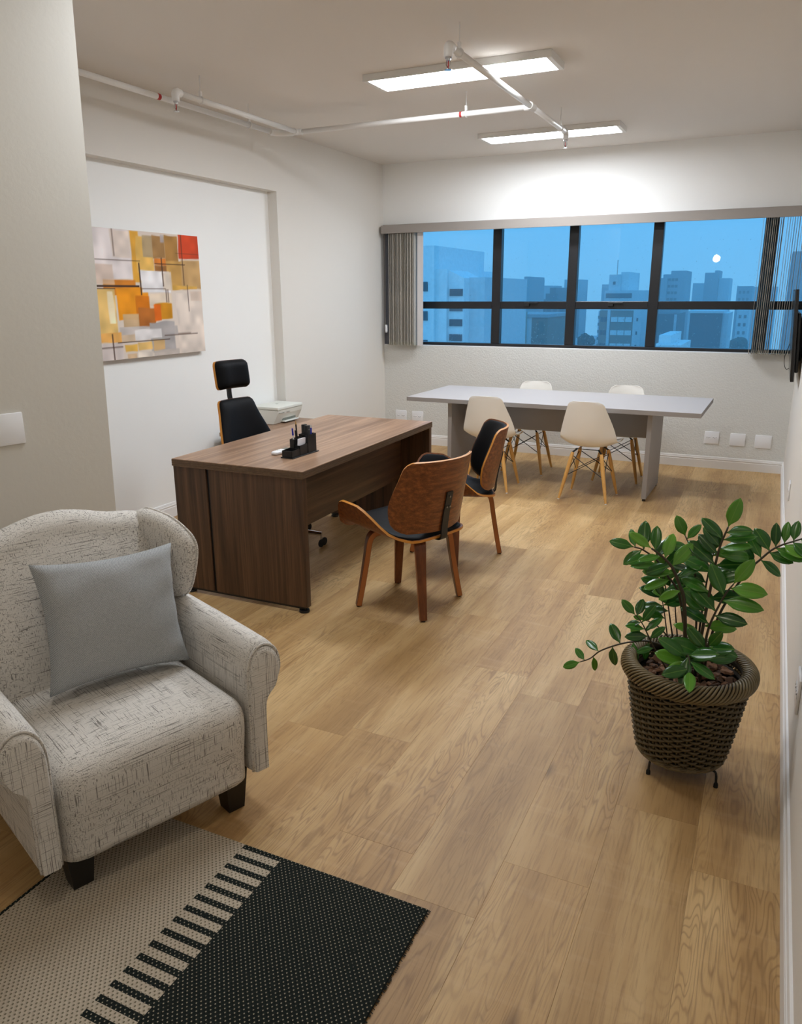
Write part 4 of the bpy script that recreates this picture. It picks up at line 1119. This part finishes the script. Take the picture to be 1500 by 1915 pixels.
# ------------------------------------------------------------------ painting on the recess wall
def painting():
    t = thing('canvas_painting', 'abstract canvas of orange, ochre and cream blocks on the white recess wall', 'painting', (XREC + 0.003, 4.16, 1.205))
    D, W, H = 0.038, 0.635, 0.83                      # y from -W to +W
    Y0, Y1 = 3.56 - 4.16, 4.795 - 4.16
    MB().box((0, Y0, 0), (D - 0.001, Y1, H)).obj('canvas', 'canvas_side', t)
    ny, nz = 190, 130
    base = np.zeros((nz, ny, 3)); base[:] = (226, 211, 198)
    rs = np.random.RandomState(4)
    def nz2(sc):
        g = rs.rand(nz // sc + 3, ny // sc + 3); yy, xx = np.mgrid[0:nz, 0:ny] / sc; i, j = yy.astype(int), xx.astype(int); fy, fx = yy - i, xx - j
        fy, fx = fy * fy * (3 - 2 * fy), fx * fx * (3 - 2 * fx)
        return (g[i, j] * (1 - fy) * (1 - fx) + g[i + 1, j] * fy * (1 - fx) + g[i, j + 1] * (1 - fy) * fx + g[i + 1, j + 1] * fy * fx) - 0.5
    zz, yy = np.mgrid[0:nz, 0:ny]; U = yy / (ny - 1); Vv = 1 - zz / (nz - 1)    # Vv = 0 at the top
    Wv = (U - 0.225) / 0.775                                                   # 0 where the pier starts to hide it
    blocks = [(-.3, .28, 0, .38, 229, 219, 217, 1), (.10, .28, 0, .22, 234, 217, 204, .9), (.28, .37, 0, .40, 226, 168, 66, 1), (.33, .50, .03, .33, 235, 188, 100, 1), (.40, .50, .02, .20, 180, 158, 124, .95), (.49, .63, .02, .21, 168, 128, 80, 1), (.58, .63, .01, .08, 172, 163, 163, .9), (.62, .77, .01, .25, 172, 128, 70, 1), (.50, .63, .20, .26, 216, 128, 50, 1), (.77, 1.3, -.3, .20, 206, 74, 40, 1), (.50, .68, .26, .34, 154, 104, 55, 1), (.62, .80, .22, .46, 198, 154, 86, 1), (.78, 1.3, .20, .46, 196, 158, 106, 1), (.66, .95, .42, .46, 216, 168, 80, 1),
              (.0, .30, .38, .50, 222, 134, 40, .95), (-.3, .10, .26, .42, 222, 196, 176, .7), (.10, .42, .44, .70, 236, 152, 32, 1), (.28, .42, .50, .69, 222, 126, 22, 1), (-.3, .10, .44, .80, 238, 198, 122, 1), (.02, .08, .47, .72, 246, 228, 190, 1), (.42, .66, .48, .60, 224, 206, 184, .9), (.35, .66, .30, .48, 241, 237, 237, 1), (.57, .67, .31, .46, 236, 218, 198, .9), (.14, .32, .64, .76, 204, 172, 132, .95), (.30, .47, .60, .765, 182, 108, 44, 1), (.46, .66, .565, .70, 206, 140, 30, 1), (.46, .53, .565, .71, 221, 106, 26, 1),
              (.10, .70, .75, .84, 198, 188, 182, 1), (.40, .67, .715, .97, 178, 171, 168, 1), (-.3, .12, .78, .87, 230, 172, 94, 1), (.12, .26, .80, .88, 208, 184, 156, 1), (.24, .52, .775, .86, 239, 233, 231, 1), (-.3, .12, .87, 1.1, 222, 208, 202, 1), (.14, .26, .88, .955, 233, 184, 86, 1), (.26, .42, .87, .945, 236, 194, 118, 1), (.42, .54, .86, .955, 207, 170, 118, 1), (.15, .25, .955, 1.1, 218, 186, 148, 1), (.26, .42, .95, 1.1, 232, 218, 204, 1), (.42, .7, .95, 1.1, 205, 192, 182, .9), (.70, 1.1, .48, 1.1, 228, 213, 200, 1), (.87, 1.1, .46, .56, 212, 190, 172, .8)]
    for a, b, c, d, r, g, bl, al in blocks:
        s = 0.008
        j1, j2 = nz2(18) * 0.018, nz2(18) * 0.018
        mk = np.clip((Wv + j1 - a) / s, 0, 1) * np.clip((b - Wv + j1) / s, 0, 1) * np.clip((Vv + j2 - c) / s, 0, 1) * np.clip((d - Vv + j2) / s, 0, 1) * al
        var = 1 + nz2(9) * 0.16 + nz2(26) * 0.12
        mk = mk[..., None]; base = base * (1 - mk) + np.stack([r * var, g * var, bl * var], -1) * mk
    for a, b, c, d, wgt in ((-.2, .36, .232, .236, .55), (-.3, .33, .425, .434, 1), (-.3, .1, .449, .452, .8), (.345, .351, .25, .50, .9), (.577, .582, .20, .43, .8), (.51, .83, .246, .25, .9), (.805, .809, 0, .42, .7), (.60, .604, .455, .56, .8), (.62, .623, .455, .56, .7), (.84, .845, .42, .64, .8), (.08, .60, .865, .87, .9), (.55, .92, .833, .837, .6), (.70, .84, .825, .828, .5), (.03, .036, .80, 1.0, .8), (.12, .124, -.1, .2, .5), (-.3, .12, .90, .904, .6), (.35, .60, .447, .45, .6), (.74, 1.1, .155, .158, .3)):
        mk = np.clip(1.2 - np.maximum(np.abs(Wv - (a + b) / 2) - (b - a) / 2, 0) * 260, 0, 1) * np.clip(1.2 - np.maximum(np.abs(Vv - (c + d) / 2) - (d - c) / 2, 0) * 260, 0, 1) * wgt
        mk = mk[..., None]; base = base * (1 - mk) + np.array([72, 50, 40]) * mk
    base = np.clip(base, 0, 255)
    V = [(D, Y0 + (Y1 - Y0) * j / (ny - 1), H * i / (nz - 1)) for i in range(nz) for j in range(ny)]
    F = [(i * ny + j, i * ny + j + 1, (i + 1) * ny + j + 1, (i + 1) * ny + j) for i in range(nz - 1) for j in range(ny - 1)]
    o = meshobj('painted_face', V, F, 'canvas_paint', t)
    me = o.data; at = me.color_attributes.new('paint', 'FLOAT_COLOR', 'POINT')
    sr = base.reshape(-1, 3) / 255; ln = np.where(sr <= 0.04045, sr / 12.92, ((sr + 0.055) / 1.055) ** 2.4)
    at.data.foreach_set('color', np.concatenate([ln, np.ones((len(ln), 1))], 1).astype(np.float32).ravel())
mat('canvas_side', (186, 172, 160), 0.8)
k = NT('canvas_paint'); ca_ = k.n('VertexColor', layer_name='paint'); k.l(ca_.outputs[0], k.b.inputs['Base Color']); k.b.inputs['Roughness'].default_value = 0.7; k.b.inputs['Specular IOR Level'].default_value = 0.2; M['canvas_paint'] = k.m
painting()

# ------------------------------------------------------------------ potted plant
mat('wicker_core', (48, 40, 26), 0.7)
PX, PY = -0.140, 2.570
def basket():
    s = thing('plant_stand', 'low black wire stand with bent feet under the wicker basket', 'plant stand', (PX, PY, 0))
    m = MB(); ring = [(0.10 * math.cos(a), 0.10 * math.sin(a), 0.055) for a in np.linspace(0, 2 * PI, 33)]
    m.tube(ring, 0.004, 6); m.obj('ring', 'metal_black', s, True)
    for x, y in ((-0.089, -0.094), (0.130, -0.076), (-0.03, 0.150)):
        a = math.atan2(y, x); r = math.hypot(x, y); c, d = math.cos(a), math.sin(a)
        lg = MB().tube(smooth_path([(0.09 * c, 0.09 * d, 0.055), ((r - 0.02) * c, (r - 0.02) * d, 0.056), ((r - 0.004) * c, (r - 0.004) * d, 0.050), (r * c, r * d, 0.004)], 5), 0.0042, 7).obj('leg', 'metal_black', s, True)
        MB().lathe([(0.0075, 0), (0.0075, 0.012), (0.005, 0.018)], 10, (r * c, r * d, 0)).obj('foot', 'rubber_black', lg)
    t = thing('wicker_basket', 'tapered brown wicker planter basket with a thick braided rim', 'basket', (PX, PY, 0.066))
    def rad_(z): return 0.138 + (0.192 - 0.138) * (z / 0.30) ** 0.85
    N, rows = 36, 27
    V, F = [], []; seg = N * 4; k = 6
    for i in range(rows):
        z = 0.014 + i * 0.0108; r0 = rad_(z)
        ph = i % 2
        P = []
        for j in range(seg):
            a = 2 * PI * j / seg; P.append(((r0 + 0.0085 * math.cos(a * N / 2 + ph * PI)) * math.cos(a), (r0 + 0.0085 * math.cos(a * N / 2 + ph * PI)) * math.sin(a), z + 0.0012 * math.sin(a * N / 2 + ph * PI)))
        v, f = sweep(P, 0.0050, k, False, (0, 0, 1), True); o = len(V); V += v; F += [tuple(q + o for q in g) for g in f]
    wv = meshobj('woven_wall', V, F, 'wicker', t, True); wv['kind'] = 'stuff'
    m = MB()
    for j in range(N // 1):
        a = 2 * PI * j / N
        m.tube([(rad_(z) * math.cos(a), rad_(z) * math.sin(a), z) for z in np.linspace(0.004, 0.315, 8)], 0.0030, 5)
    st = m.obj('stakes', 'wicker_rim', t, True); st['kind'] = 'stuff'
    MB().lathe([(0.13, 0.0), (0.132, 0.006), (0.16, 0.16), (0.182, 0.29), (0.178, 0.29), (0.15, 0.10), (0.125, 0.008)], 32).obj('liner', 'wicker_core', t, True)
    def braid(R, z, r, strands, turns, rs, name, sq=1.0):
        m = MB()
        for q in range(strands):
            P = []
            n = 26
            for i in range(n + 1):
                f = i / n; a = 2 * PI * (q / strands) + f * turns; b = -2.3 + f * 4.9
                P.append(((R + r * math.cos(b)) * math.cos(a), (R + r * math.cos(b)) * math.sin(a), z - r * sq * math.sin(-b)))
            m.tube(P, rs, 5)
        o = m.obj(name, 'wicker_rim', t, True); o['kind'] = 'stuff'
    braid(0.194, 0.320, 0.026, 84, 0.62, 0.0043, 'braided_rim', 1.05)
    MB().tube([(0.194 * math.cos(a), 0.194 * math.sin(a), 0.320) for a in np.linspace(0, 2 * PI, 49)], 0.0235, 12).obj('rim_core', 'wicker_core', t, True)
    braid(0.140, 0.010, 0.008, 70, 0.9, 0.0030, 'braided_foot')
    b = thing('bark_mulch', 'brown bark chips covering the soil in the wicker basket', 'mulch', (PX, PY, 0.066))
    MB().lathe([(0.001, 0.288), (0.10, 0.288), (0.172, 0.282)], 28).obj('soil', 'soil', b, True)
    rnd = random.Random(8); meshes = []
    for q in range(7):
        n = 7; pts = [((0.75 + 0.5 * rnd.random()) * math.cos(2 * PI * i / n), (0.75 + 0.5 * rnd.random()) * math.sin(2 * PI * i / n)) for i in range(n)]
        V = [(x * 0.019, y * 0.012, -0.003 + rnd.uniform(-.001, .001)) for x, y in pts] + [(x * 0.016, y * 0.010, 0.003 + rnd.uniform(-.002, .002)) for x, y in pts]
        F = [tuple(range(n - 1, -1, -1)), tuple(range(n, 2 * n))] + [(i, (i + 1) % n, n + (i + 1) % n, n + i) for i in range(n)]
        meshes.append((V, F))
    data = []
    for q in range(150):
        r = 0.148 * math.sqrt(rnd.random()); a = rnd.random() * 2 * PI
        if q < 7: o = meshobj('bark_chip', *meshes[q], 'bark', b); data.append(o.data)
        else: o = bpy.data.objects.new('bark_chip', data[q % 7]); COL.objects.link(o); o.parent = b
        o.location = (r * math.cos(a), r * math.sin(a), 0.292 + rnd.random() * 0.016)
        o.rotation_euler = (rnd.uniform(-.6, .6), rnd.uniform(-.6, .6), rnd.random() * 2 * PI); sc_ = rnd.uniform(0.7, 1.35); o.scale = (sc_, sc_, sc_)
basket()

def plant():
    t = thing('zz_plant', 'glossy green ZZ plant with arching stems growing in the wicker basket', 'plant', (PX, PY, 0.336))
    stems = {
     'S1': [(-0.118, 2.56, 0.34), (-0.111, 2.55, 0.467), (-0.107, 2.55, 0.549), (-0.096, 2.55, 0.708), (-0.089, 2.55, 0.79), (-0.082, 2.55, 0.84), (-0.066, 2.55, 0.902)],
     'S2': [(-0.10, 2.55, 0.34), (-0.094, 2.52, 0.489), (-0.089, 2.52, 0.557), (-0.075, 2.52, 0.615), (-0.051, 2.52, 0.686), (-0.03, 2.52, 0.726)],
     'S3': [(-0.09, 2.58, 0.34), (-0.085, 2.58, 0.469), (-0.063, 2.58, 0.589), (-0.025, 2.58, 0.691), (0.013, 2.58, 0.765), (0.039, 2.58, 0.80), (0.066, 2.58, 0.834), (0.093, 2.58, 0.855), (0.122, 2.57, 0.873), (0.150, 2.55, 0.894)],
     'S4': [(-0.146, 2.55, 0.34), (-0.150, 2.53, 0.438), (-0.171, 2.53, 0.63), (-0.19, 2.53, 0.689), (-0.212, 2.53, 0.736), (-0.229, 2.53, 0.761), (-0.26, 2.53, 0.787), (-0.290, 2.53, 0.806)],
     'S5': [(-0.155, 2.57, 0.34), (-0.156, 2.57, 0.45), (-0.191, 2.57, 0.638), (-0.238, 2.57, 0.707), (-0.275, 2.57, 0.755), (-0.322, 2.57, 0.784), (-0.351, 2.57, 0.79)],
     'S6': [(-0.20, 2.61, 0.34), (-0.215, 2.62, 0.429), (-0.24, 2.62, 0.556), (-0.253, 2.62, 0.605)],
     'S7': [(-0.185, 2.63, 0.34), (-0.2, 2.65, 0.419), (-0.224, 2.65, 0.533), (-0.242, 2.65, 0.62), (-0.257, 2.65, 0.671)],
     'S8': [(-0.178, 2.64, 0.34), (-0.187, 2.66, 0.417), (-0.207, 2.66, 0.55), (-0.213, 2.66, 0.601), (-0.230, 2.66, 0.632)],
     'S9': [(-0.175, 2.58, 0.34), (-0.195, 2.60, 0.41), (-0.225, 2.60, 0.433), (-0.284, 2.6, 0.442), (-0.327, 2.6, 0.432), (-0.381, 2.6, 0.41), (-0.443, 2.6, 0.372), (-0.477, 2.6, 0.335), (-0.513, 2.6, 0.313)],
     'S10': [(-0.19, 2.55, 0.34), (-0.224, 2.55, 0.40), (-0.258, 2.55, 0.449), (-0.284, 2.55, 0.498), (-0.303, 2.55, 0.53), (-0.326, 2.55, 0.554)],
     'S11': [(-0.17, 2.59, 0.34), (-0.191, 2.6, 0.428), (-0.226, 2.6, 0.48), (-0.266, 2.6, 0.511), (-0.301, 2.6, 0.52)],
     'S12': [(-0.135, 2.53, 0.34), (-0.142, 2.47, 0.45), (-0.138, 2.445, 0.487), (-0.130, 2.425, 0.475), (-0.126, 2.410, 0.452)],
     'S13': [(-0.10, 2.52, 0.34), (-0.092, 2.48, 0.45), (-0.087, 2.46, 0.510), (-0.080, 2.45, 0.530)],
     'S14': [(-0.13, 2.62, 0.34), (-0.130, 2.66, 0.424), (-0.142, 2.66, 0.603), (-0.162, 2.66, 0.725), (-0.179, 2.66, 0.782), (-0.198, 2.66, 0.822)],
     'S15': [(-0.12, 2.61, 0.34), (-0.122, 2.64, 0.445), (-0.117, 2.64, 0.634), (-0.111, 2.64, 0.726), (-0.102, 2.64, 0.79)]}
    # start fraction of foliage, leaf pairs, leaf length, radius at foot
    spec = {'S1': (.34, 8, .106, .0066), 'S2': (.52, 3, .108, .0054), 'S3': (.52, 6, .078, .0050), 'S4': (.46, 4, .092, .0074), 'S5': (.52, 4, .088, .0052), 'S6': (.70, 2, .080, .0030), 'S7': (.62, 3, .084, .0036), 'S8': (.72, 2, .074, .0032), 'S9': (.42, 4, .074, .0046), 'S10': (.45, 4, .072, .0036), 'S11': (.85, 1, .04, .0038), 'S12': (.30, 4, .100, .0045), 'S13': (.40, 3, .096, .0040), 'S14': (.62, 3, .082, .0046), 'S15': (.66, 2, .082, .0046)}
    def leaf_mesh(wd):
        n = 9; V, F = [], []
        for i in range(n + 1):
            f = i / n; w_ = wd * (math.sin(PI * f ** 1.08) ** 0.58) * smoothstep(-0.08, 0.36, f) if 0 < f < 1 else 0.008
            zc_ = -0.10 * f * f
            for s in (-1, -0.5, 0, 0.5, 1): V.append((s * w_, f, zc_ + 0.20 * abs(s) ** 1.3 * w_))
        for i in range(n):
            for j in range(4): F.append((i * 5 + j, i * 5 + j + 1, i * 5 + j + 6, i * 5 + j + 5))
        V = [np.array(v) * 0.09 for v in V]; q = len(V)
        V2 = [v - np.array([0, 0, 0.0006]) for v in V]
        per = [i * 5 for i in range(n + 1)] + [n * 5 + j for j in range(1, 5)] + [i * 5 + 4 for i in range(n - 1, -1, -1)] + [j for j in range(3, 0, -1)]
        F2 = [tuple(reversed([k + q for k in f])) for f in F] + [(a, b, b + q, a + q) for a, b in zip(per, per[1:] + per[:1])]
        return V + V2, F + F2
    lm = []
    rnd = random.Random(21); to_cam = Vector((0.04, -0.88, 0.45)).normalized()
    for nm, P in stems.items():
        f0, pairs, ln, r0 = spec[nm]
        Q = smooth_path([Vector(p) - Vector((PX, PY, 0.336)) for p in P], 5); n = len(Q)
        st = MB().tube(Q, list(np.linspace(r0, r0 * 0.45, n)), 7).obj('stem', 'stem_brown', t, True)
        def put(pos, d, up, L):
            if len(lm) < 3:
                o = meshobj('leaf', *leaf_mesh(0.195 + 0.025 * len(lm)), 'leaf_green', st, True); lm.append(o.data)
            else:
                o = bpy.data.objects.new('leaf', lm[rnd.randrange(3)]); COL.objects.link(o); o.parent = st
            y = d.normalized(); x = y.cross(up).normalized(); z = x.cross(y)
            m = Matrix((x, y, z)).transposed().to_4x4(); m.translation = pos
            o.matrix_basis = m @ Matrix.Diagonal((L / 0.09, L / 0.09, L / 0.09, 1))
        for k_ in range(pairs):
            f = f0 + (1 - f0) * (k_ / max(1, pairs - 0.3))
            for s in (-1, 1):
                i = min(n - 2, int((f + s * 0.25 * (1 - f0) / pairs) * (n - 1)))
                T = Vector(Q[i + 1] - Q[max(0, i - 1)]).normalized(); pos = Vector(Q[i]); side = T.cross(to_cam).normalized()
                L = ln * rnd.uniform(0.82, 1.1) * (0.85 + 0.3 * math.sin(PI * min(1, 0.2 + k_ / pairs)))
                d = side * s * rnd.uniform(0.8, 1.0) + T * (0.15 + 0.55 * (k_ / pairs) ** 1.5 + rnd.uniform(-0.1, 0.2)) + to_cam * rnd.uniform(-0.5, 0.4) + Vector((0, 0, rnd.uniform(-0.1, 0.25)))
                up = (to_cam + Vector((rnd.uniform(-.4, .4), rnd.uniform(-.4, .4), rnd.uniform(0.0, .8)))).normalized()
                put(pos + T * 0.006 * s, d, up, L)
        T = Vector(Q[-1] - Q[-3]).normalized(); put(Vector(Q[-1]), T + to_cam * (1.1 if nm == 'S12' else 0.1), Vector((0, 0, 1)) if nm == 'S12' else to_cam, ln * 0.95)
plant()

# ------------------------------------------------------------------ the city outside
def city():
    GZ = -32.0
    g = MB().box((-420, 14, GZ - 1), (220, 520, GZ)).obj('city_street', 'city_ground'); g['kind'] = 'structure'
    def building(name, label, m, boxes, D, depth, wins=(), cat='building', group=None):
        t = thing(name, label, cat, ((boxes[0][0] + boxes[0][1]) / 2, D, GZ))
        ox, oy, oz = t.location
        for bx in boxes:
            x0, x1, zt = bx[:3]; mm = bx[3] if len(bx) > 3 else m; dy = bx[4] if len(bx) > 4 else 0; nm = bx[5] if len(bx) > 5 else 'wall'
            zb = bx[6] if len(bx) > 6 else GZ
            MB().box((x0 - ox, dy, zb - oz), (x1 - ox, dy + depth, zt - oz)).obj(nm, mm, t)
        cache = {}
        for wn in wins:                       # (x0, x1, z0, z1, nx, nz, material, fill x, fill z[, name])
            x0, x1, z0, z1, nx, nz, mm, fx, fz = wn[:9]; nm = wn[9] if len(wn) > 9 else 'window'; dy = wn[10] if len(wn) > 10 else 0
            sx, sz = (x1 - x0) / nx, (z1 - z0) / nz; wx, wz = sx * fx / 2, sz * fz / 2; dat = None
            for i in range(nx):
                for j in range(nz):
                    if dat is None:
                        o = MB().box((-wx, -0.12, -wz), (wx, 0.15, wz)).obj(nm, mm, t); dat = o.data
                    else:
                        o = bpy.data.objects.new(nm, dat); COL.objects.link(o); o.parent = t
                    o.location = (x0 + sx * (i + .5) - ox, dy, z0 + sz * (j + .5) - oz)
        return t
    apt = building('apartment_block', 'large pale apartment block with stacked balconies behind the left blind', 'city_white', [(-36, -29.77, 5.95), (-29.80, -28.67, 3.85, 'city_white', .5), (-28.7, -27.1, 3.0, 'city_white', 1.0), (-27.2, -25.55, 3.08, 'city_pale', 2.5)], 70, 14,
             [(-28.55, -27.2, -4.6, 2.4, 1, 5, 'city_glass', .96, .46, 'balcony', 1.0), (-31.2, -30.3, -4.5, 3.6, 1, 3, 'city_glass', .75, .32, 'window')])
    t = apt; ox, oy, oz = t.location
    MB().prism([(-28.7 - ox, 3.0 - oz), (-27.1 - ox, 3.0 - oz), (-28.7 - ox, 3.75 - oz)], 1.0, 6, 'xz').obj('sloping_roof', 'city_white', t)
    building('office_building', 'tan low building edge with small windows beside the first mullion', 'city_tan', [(-34.68, -31.4, -0.89)], 95, 12, [(-34.3, -33.3, -6.5, -1.4, 1, 3, 'city_pale', .9, .6)])
    building('tower_block', 'distant grey tower with a dark band, left part of the second pane', 'city_grey', [(-59.3, -53.4, 2.6), (-58.6, -53.7, 4.73, 'city_grey', 3), (-55.4, -54.3, 5.35, 'city_grey', 5)], 180, 14, [(-59, -53.8, -6, 2.2, 4, 4, 'city_dark', .85, .6)])
    building('office_building', 'grey building with two wide window bands, lower second pane', 'city_pale', [(-36.13, -31.6, -1.49), (-31.6, -29.3, -1.49, 'city_brown'), (-36.2, -29.2, -1.3, 'city_grey', -.3, 'parapet', -1.75)], 110, 14, [(-35.2, -32.3, -7.6, -2.2, 1, 3, 'city_glass', .98, .52)])
    building('stepped_tower', 'dark stepped tower rising to a narrow top, right part of second pane', 'city_dark', [(-57.5, -48.4, -1.0), (-56.07, -49.96, 0.0, 'city_dark', 1), (-54.6, -51.55, 1.44, 'city_dark', 2), (-53.83, -52.31, 2.9, 'city_dark', 3)], 200, 14, [(-57, -49, -12, -1.6, 5, 5, 'city_glass', .7, .5)])
    tw = building('apartment_tower', 'tall tan apartment tower with rows of white windows, third pane', 'city_brown', [(-30.1, -22.5, -1.6), (-29.65, -22.64, 1.98, 'city_pale', 1), (-29.15, -27.0, 4.82, 'city_pale', 2), (-27.1, -25.6, 5.27, 'city_white', 2.5), (-23.9, -22.4, -1.4, 'city_pale', -.3), (-28.6, -28.1, -1.5, 'city_pale', -.3)], 150, 12,
             [(-28.0, -24.1, -11.6, -2.0, 3, 4, 'city_white', .9, .36), (-29.9, -28.7, -11.6, -2.0, 2, 4, 'city_glass', .8, .36), (-23.5, -22.8, -11.6, -2.0, 1, 4, 'city_glass', .4, .25, 'window', -.3), (-29.4, -24.6, -1.2, 1.8, 1, 2, 'city_dark', .98, .55, 'window', 1), (-28.4, -27.9, 3.0, 3.6, 1, 1, 'city_dark', .9, .9, 'window', 2)])
    MB().tube([(-27.75 + 26.3, 2, 4.8 + 32), (-27.75 + 26.3, 2, 7.4 + 32)], 0.06, 4).obj('antenna', 'city_dark', tw)
    building('tower_block', 'distant twin-topped tower left in the fourth pane', 'city_grey', [(-29.3, -27.2, 5.19), (-28.36, -22.7, 6.11, 'city_grey', 1), (-26.57, -22.74, 7.01, 'city_grey', 2)], 220, 14, [(-28.0, -24.5, -6, 5.6, 4, 7, 'city_dark', .8, .4, 'window', 1)])
    building('tower_block', 'distant slab tower under the bright reflected dot', 'city_grey', [(-19.64, -16.02, 6.78), (-17.18, -16.07, 7.4, 'city_grey', 1), (-15.95, -13.11, 5.31, 'city_pale', 2)], 240, 14)
    building('tower_block', 'distant pale tower beside the right blind', 'city_grey', [(-11.89, -7.6, 3.25)], 260, 14, [(-11.5, -8.2, -14, 2.5, 3, 8, 'city_dark', .6, .4)])
    building('office_building', 'dark blank-walled block left in the lower fourth pane', 'city_dark', [(-22.3, -17.3, -2.4), (-21.9, -17.5, -1.0, 'city_grey', 6)], 160, 14, [(-17.9, -17.4, -14, -2.5, 1, 1, 'city_pale', 1, 1, 'pilaster')])
    building('office_building', 'dark framed block right in the lower fourth pane', 'city_dark', [(-13.4, -8.15, -1.61), (-13.5, -8.0, -1.4, 'city_pale', -.3, 'parapet', -1.75), (-8.35, -7.2, -1.75, 'city_pale', 0.5)], 140, 12, [(-13.45, -13.15, -14, -1.7, 1, 1, 'city_pale', 1, 1, 'pilaster')])
    building('low_building', 'low white building with small windows at the foot of fourth pane', 'city_white', [(-11.9, -9.05, -3.9), (-11.6, -10.3, -2.95, 'city_white', 1)], 90, 10, [(-11.6, -9.3, -5.0, -4.2, 3, 1, 'city_glass', .35, .6)])
    building('low_building', 'low pale slab with horizontal bands left of the tan tower', 'city_pale', [(-43.5, -38.0, -9.0), (-38.6, -35.6, -2.6, 'city_pale', 1)], 190, 14, [(-38.5, -35.7, -13, -3.2, 1, 6, 'city_dark', .96, .4)])
    building('low_building', 'small pale building low beside the right blind', 'city_pale', [(-8.6, -6.0, -2.47)], 200, 14, [(-8.4, -6.2, -14, -3, 2, 6, 'city_dark', .5, .4)])
    building('office_building', 'grey building seen between the right blind and the television', 'city_grey', [(0.9, 8.0, 6.75)], 120, 14)
    rnd = random.Random(4)
    for k_, (x, D, w_, zt) in enumerate(((-95, 330, 9, 4.5), (-84, 340, 7, 7.0), (-70, 350, 10, 5.0), (-60, 330, 6, 6.0), (-44, 350, 9, 3.0), (-32, 340, 8, 5.0), (-10, 350, 9, 3.5))):
        building('tower_block', 'faint hazy tower on the skyline, number %d from the left' % (k_ + 1) if False else ['faint hazy tower on the skyline behind the apartment block', 'faint tall hazy tower above the first mullion', 'faint hazy tower behind the dark-banded tower', 'faint hazy tower behind the dark stepped tower', 'faint hazy tower left of the tan tower', 'faint hazy tower right of the tan tower', 'faint hazy tower on the skyline below the bright dot'][k_], 'city_grey', [(x, x + w_, zt)], D, 14)
    for lab, x, D, zt, R in (('dark rounded tree below the tan apartment tower', -27.7, 128, -4.3, 1.7), ('dark tree crown left of the tan apartment tower, lower', -29.6, 134, -7.0, 1.5), ('dark tree near the foot of the right blind', -6.6, 175, -6.5, 2.2)):
        tr = thing('tree', lab, 'tree', (x, D, GZ))
        MB().tube([(0, 0, 0), (0.1, 0, zt - GZ - R)], [0.4, 0.2], 8).obj('trunk', 'tree_dark', tr)
        bm = bmesh.new()
        for q in range(14):
            d = Vector((rnd.gauss(0, 1), rnd.gauss(0, .7), rnd.gauss(0, .8))); d = d.normalized() * R * 0.55 * rnd.random() ** .4
            bmesh.ops.create_icosphere(bm, subdivisions=2, radius=R * rnd.uniform(.35, .55), matrix=Matrix.Translation(d + Vector((0, 0, zt - GZ - R))))
        for v in bm.verts: v.co += Vector((rnd.uniform(-1, 1), rnd.uniform(-1, 1), rnd.uniform(-1, 1))) * 0.12
        me = bpy.data.meshes.new('crown'); bm.to_mesh(me); bm.free(); newobj('crown', me, 'tree_dark', tr)
    # rain haze between the window and the skyline
    k = NT('rain_haze'); k.t.nodes.remove(k.b); v = k.n('VolumeScatter'); v.inputs['Color'].default_value = (0.93, 0.97, 1, 1); v.inputs['Density'].default_value = 0.0026; v.inputs['Anisotropy'].default_value = 0.0
    k.l(v.outputs[0], k.t.nodes['Material Output'].inputs['Volume']); M['rain_haze'] = k.m
    h = MB().box((-400, 13, GZ - 2), (200, 500, 60)).obj('rain_haze', 'rain_haze'); h['kind'] = 'stuff'
    tag(h, 'blue rainy haze veiling the city outside the window', 'haze')
city()
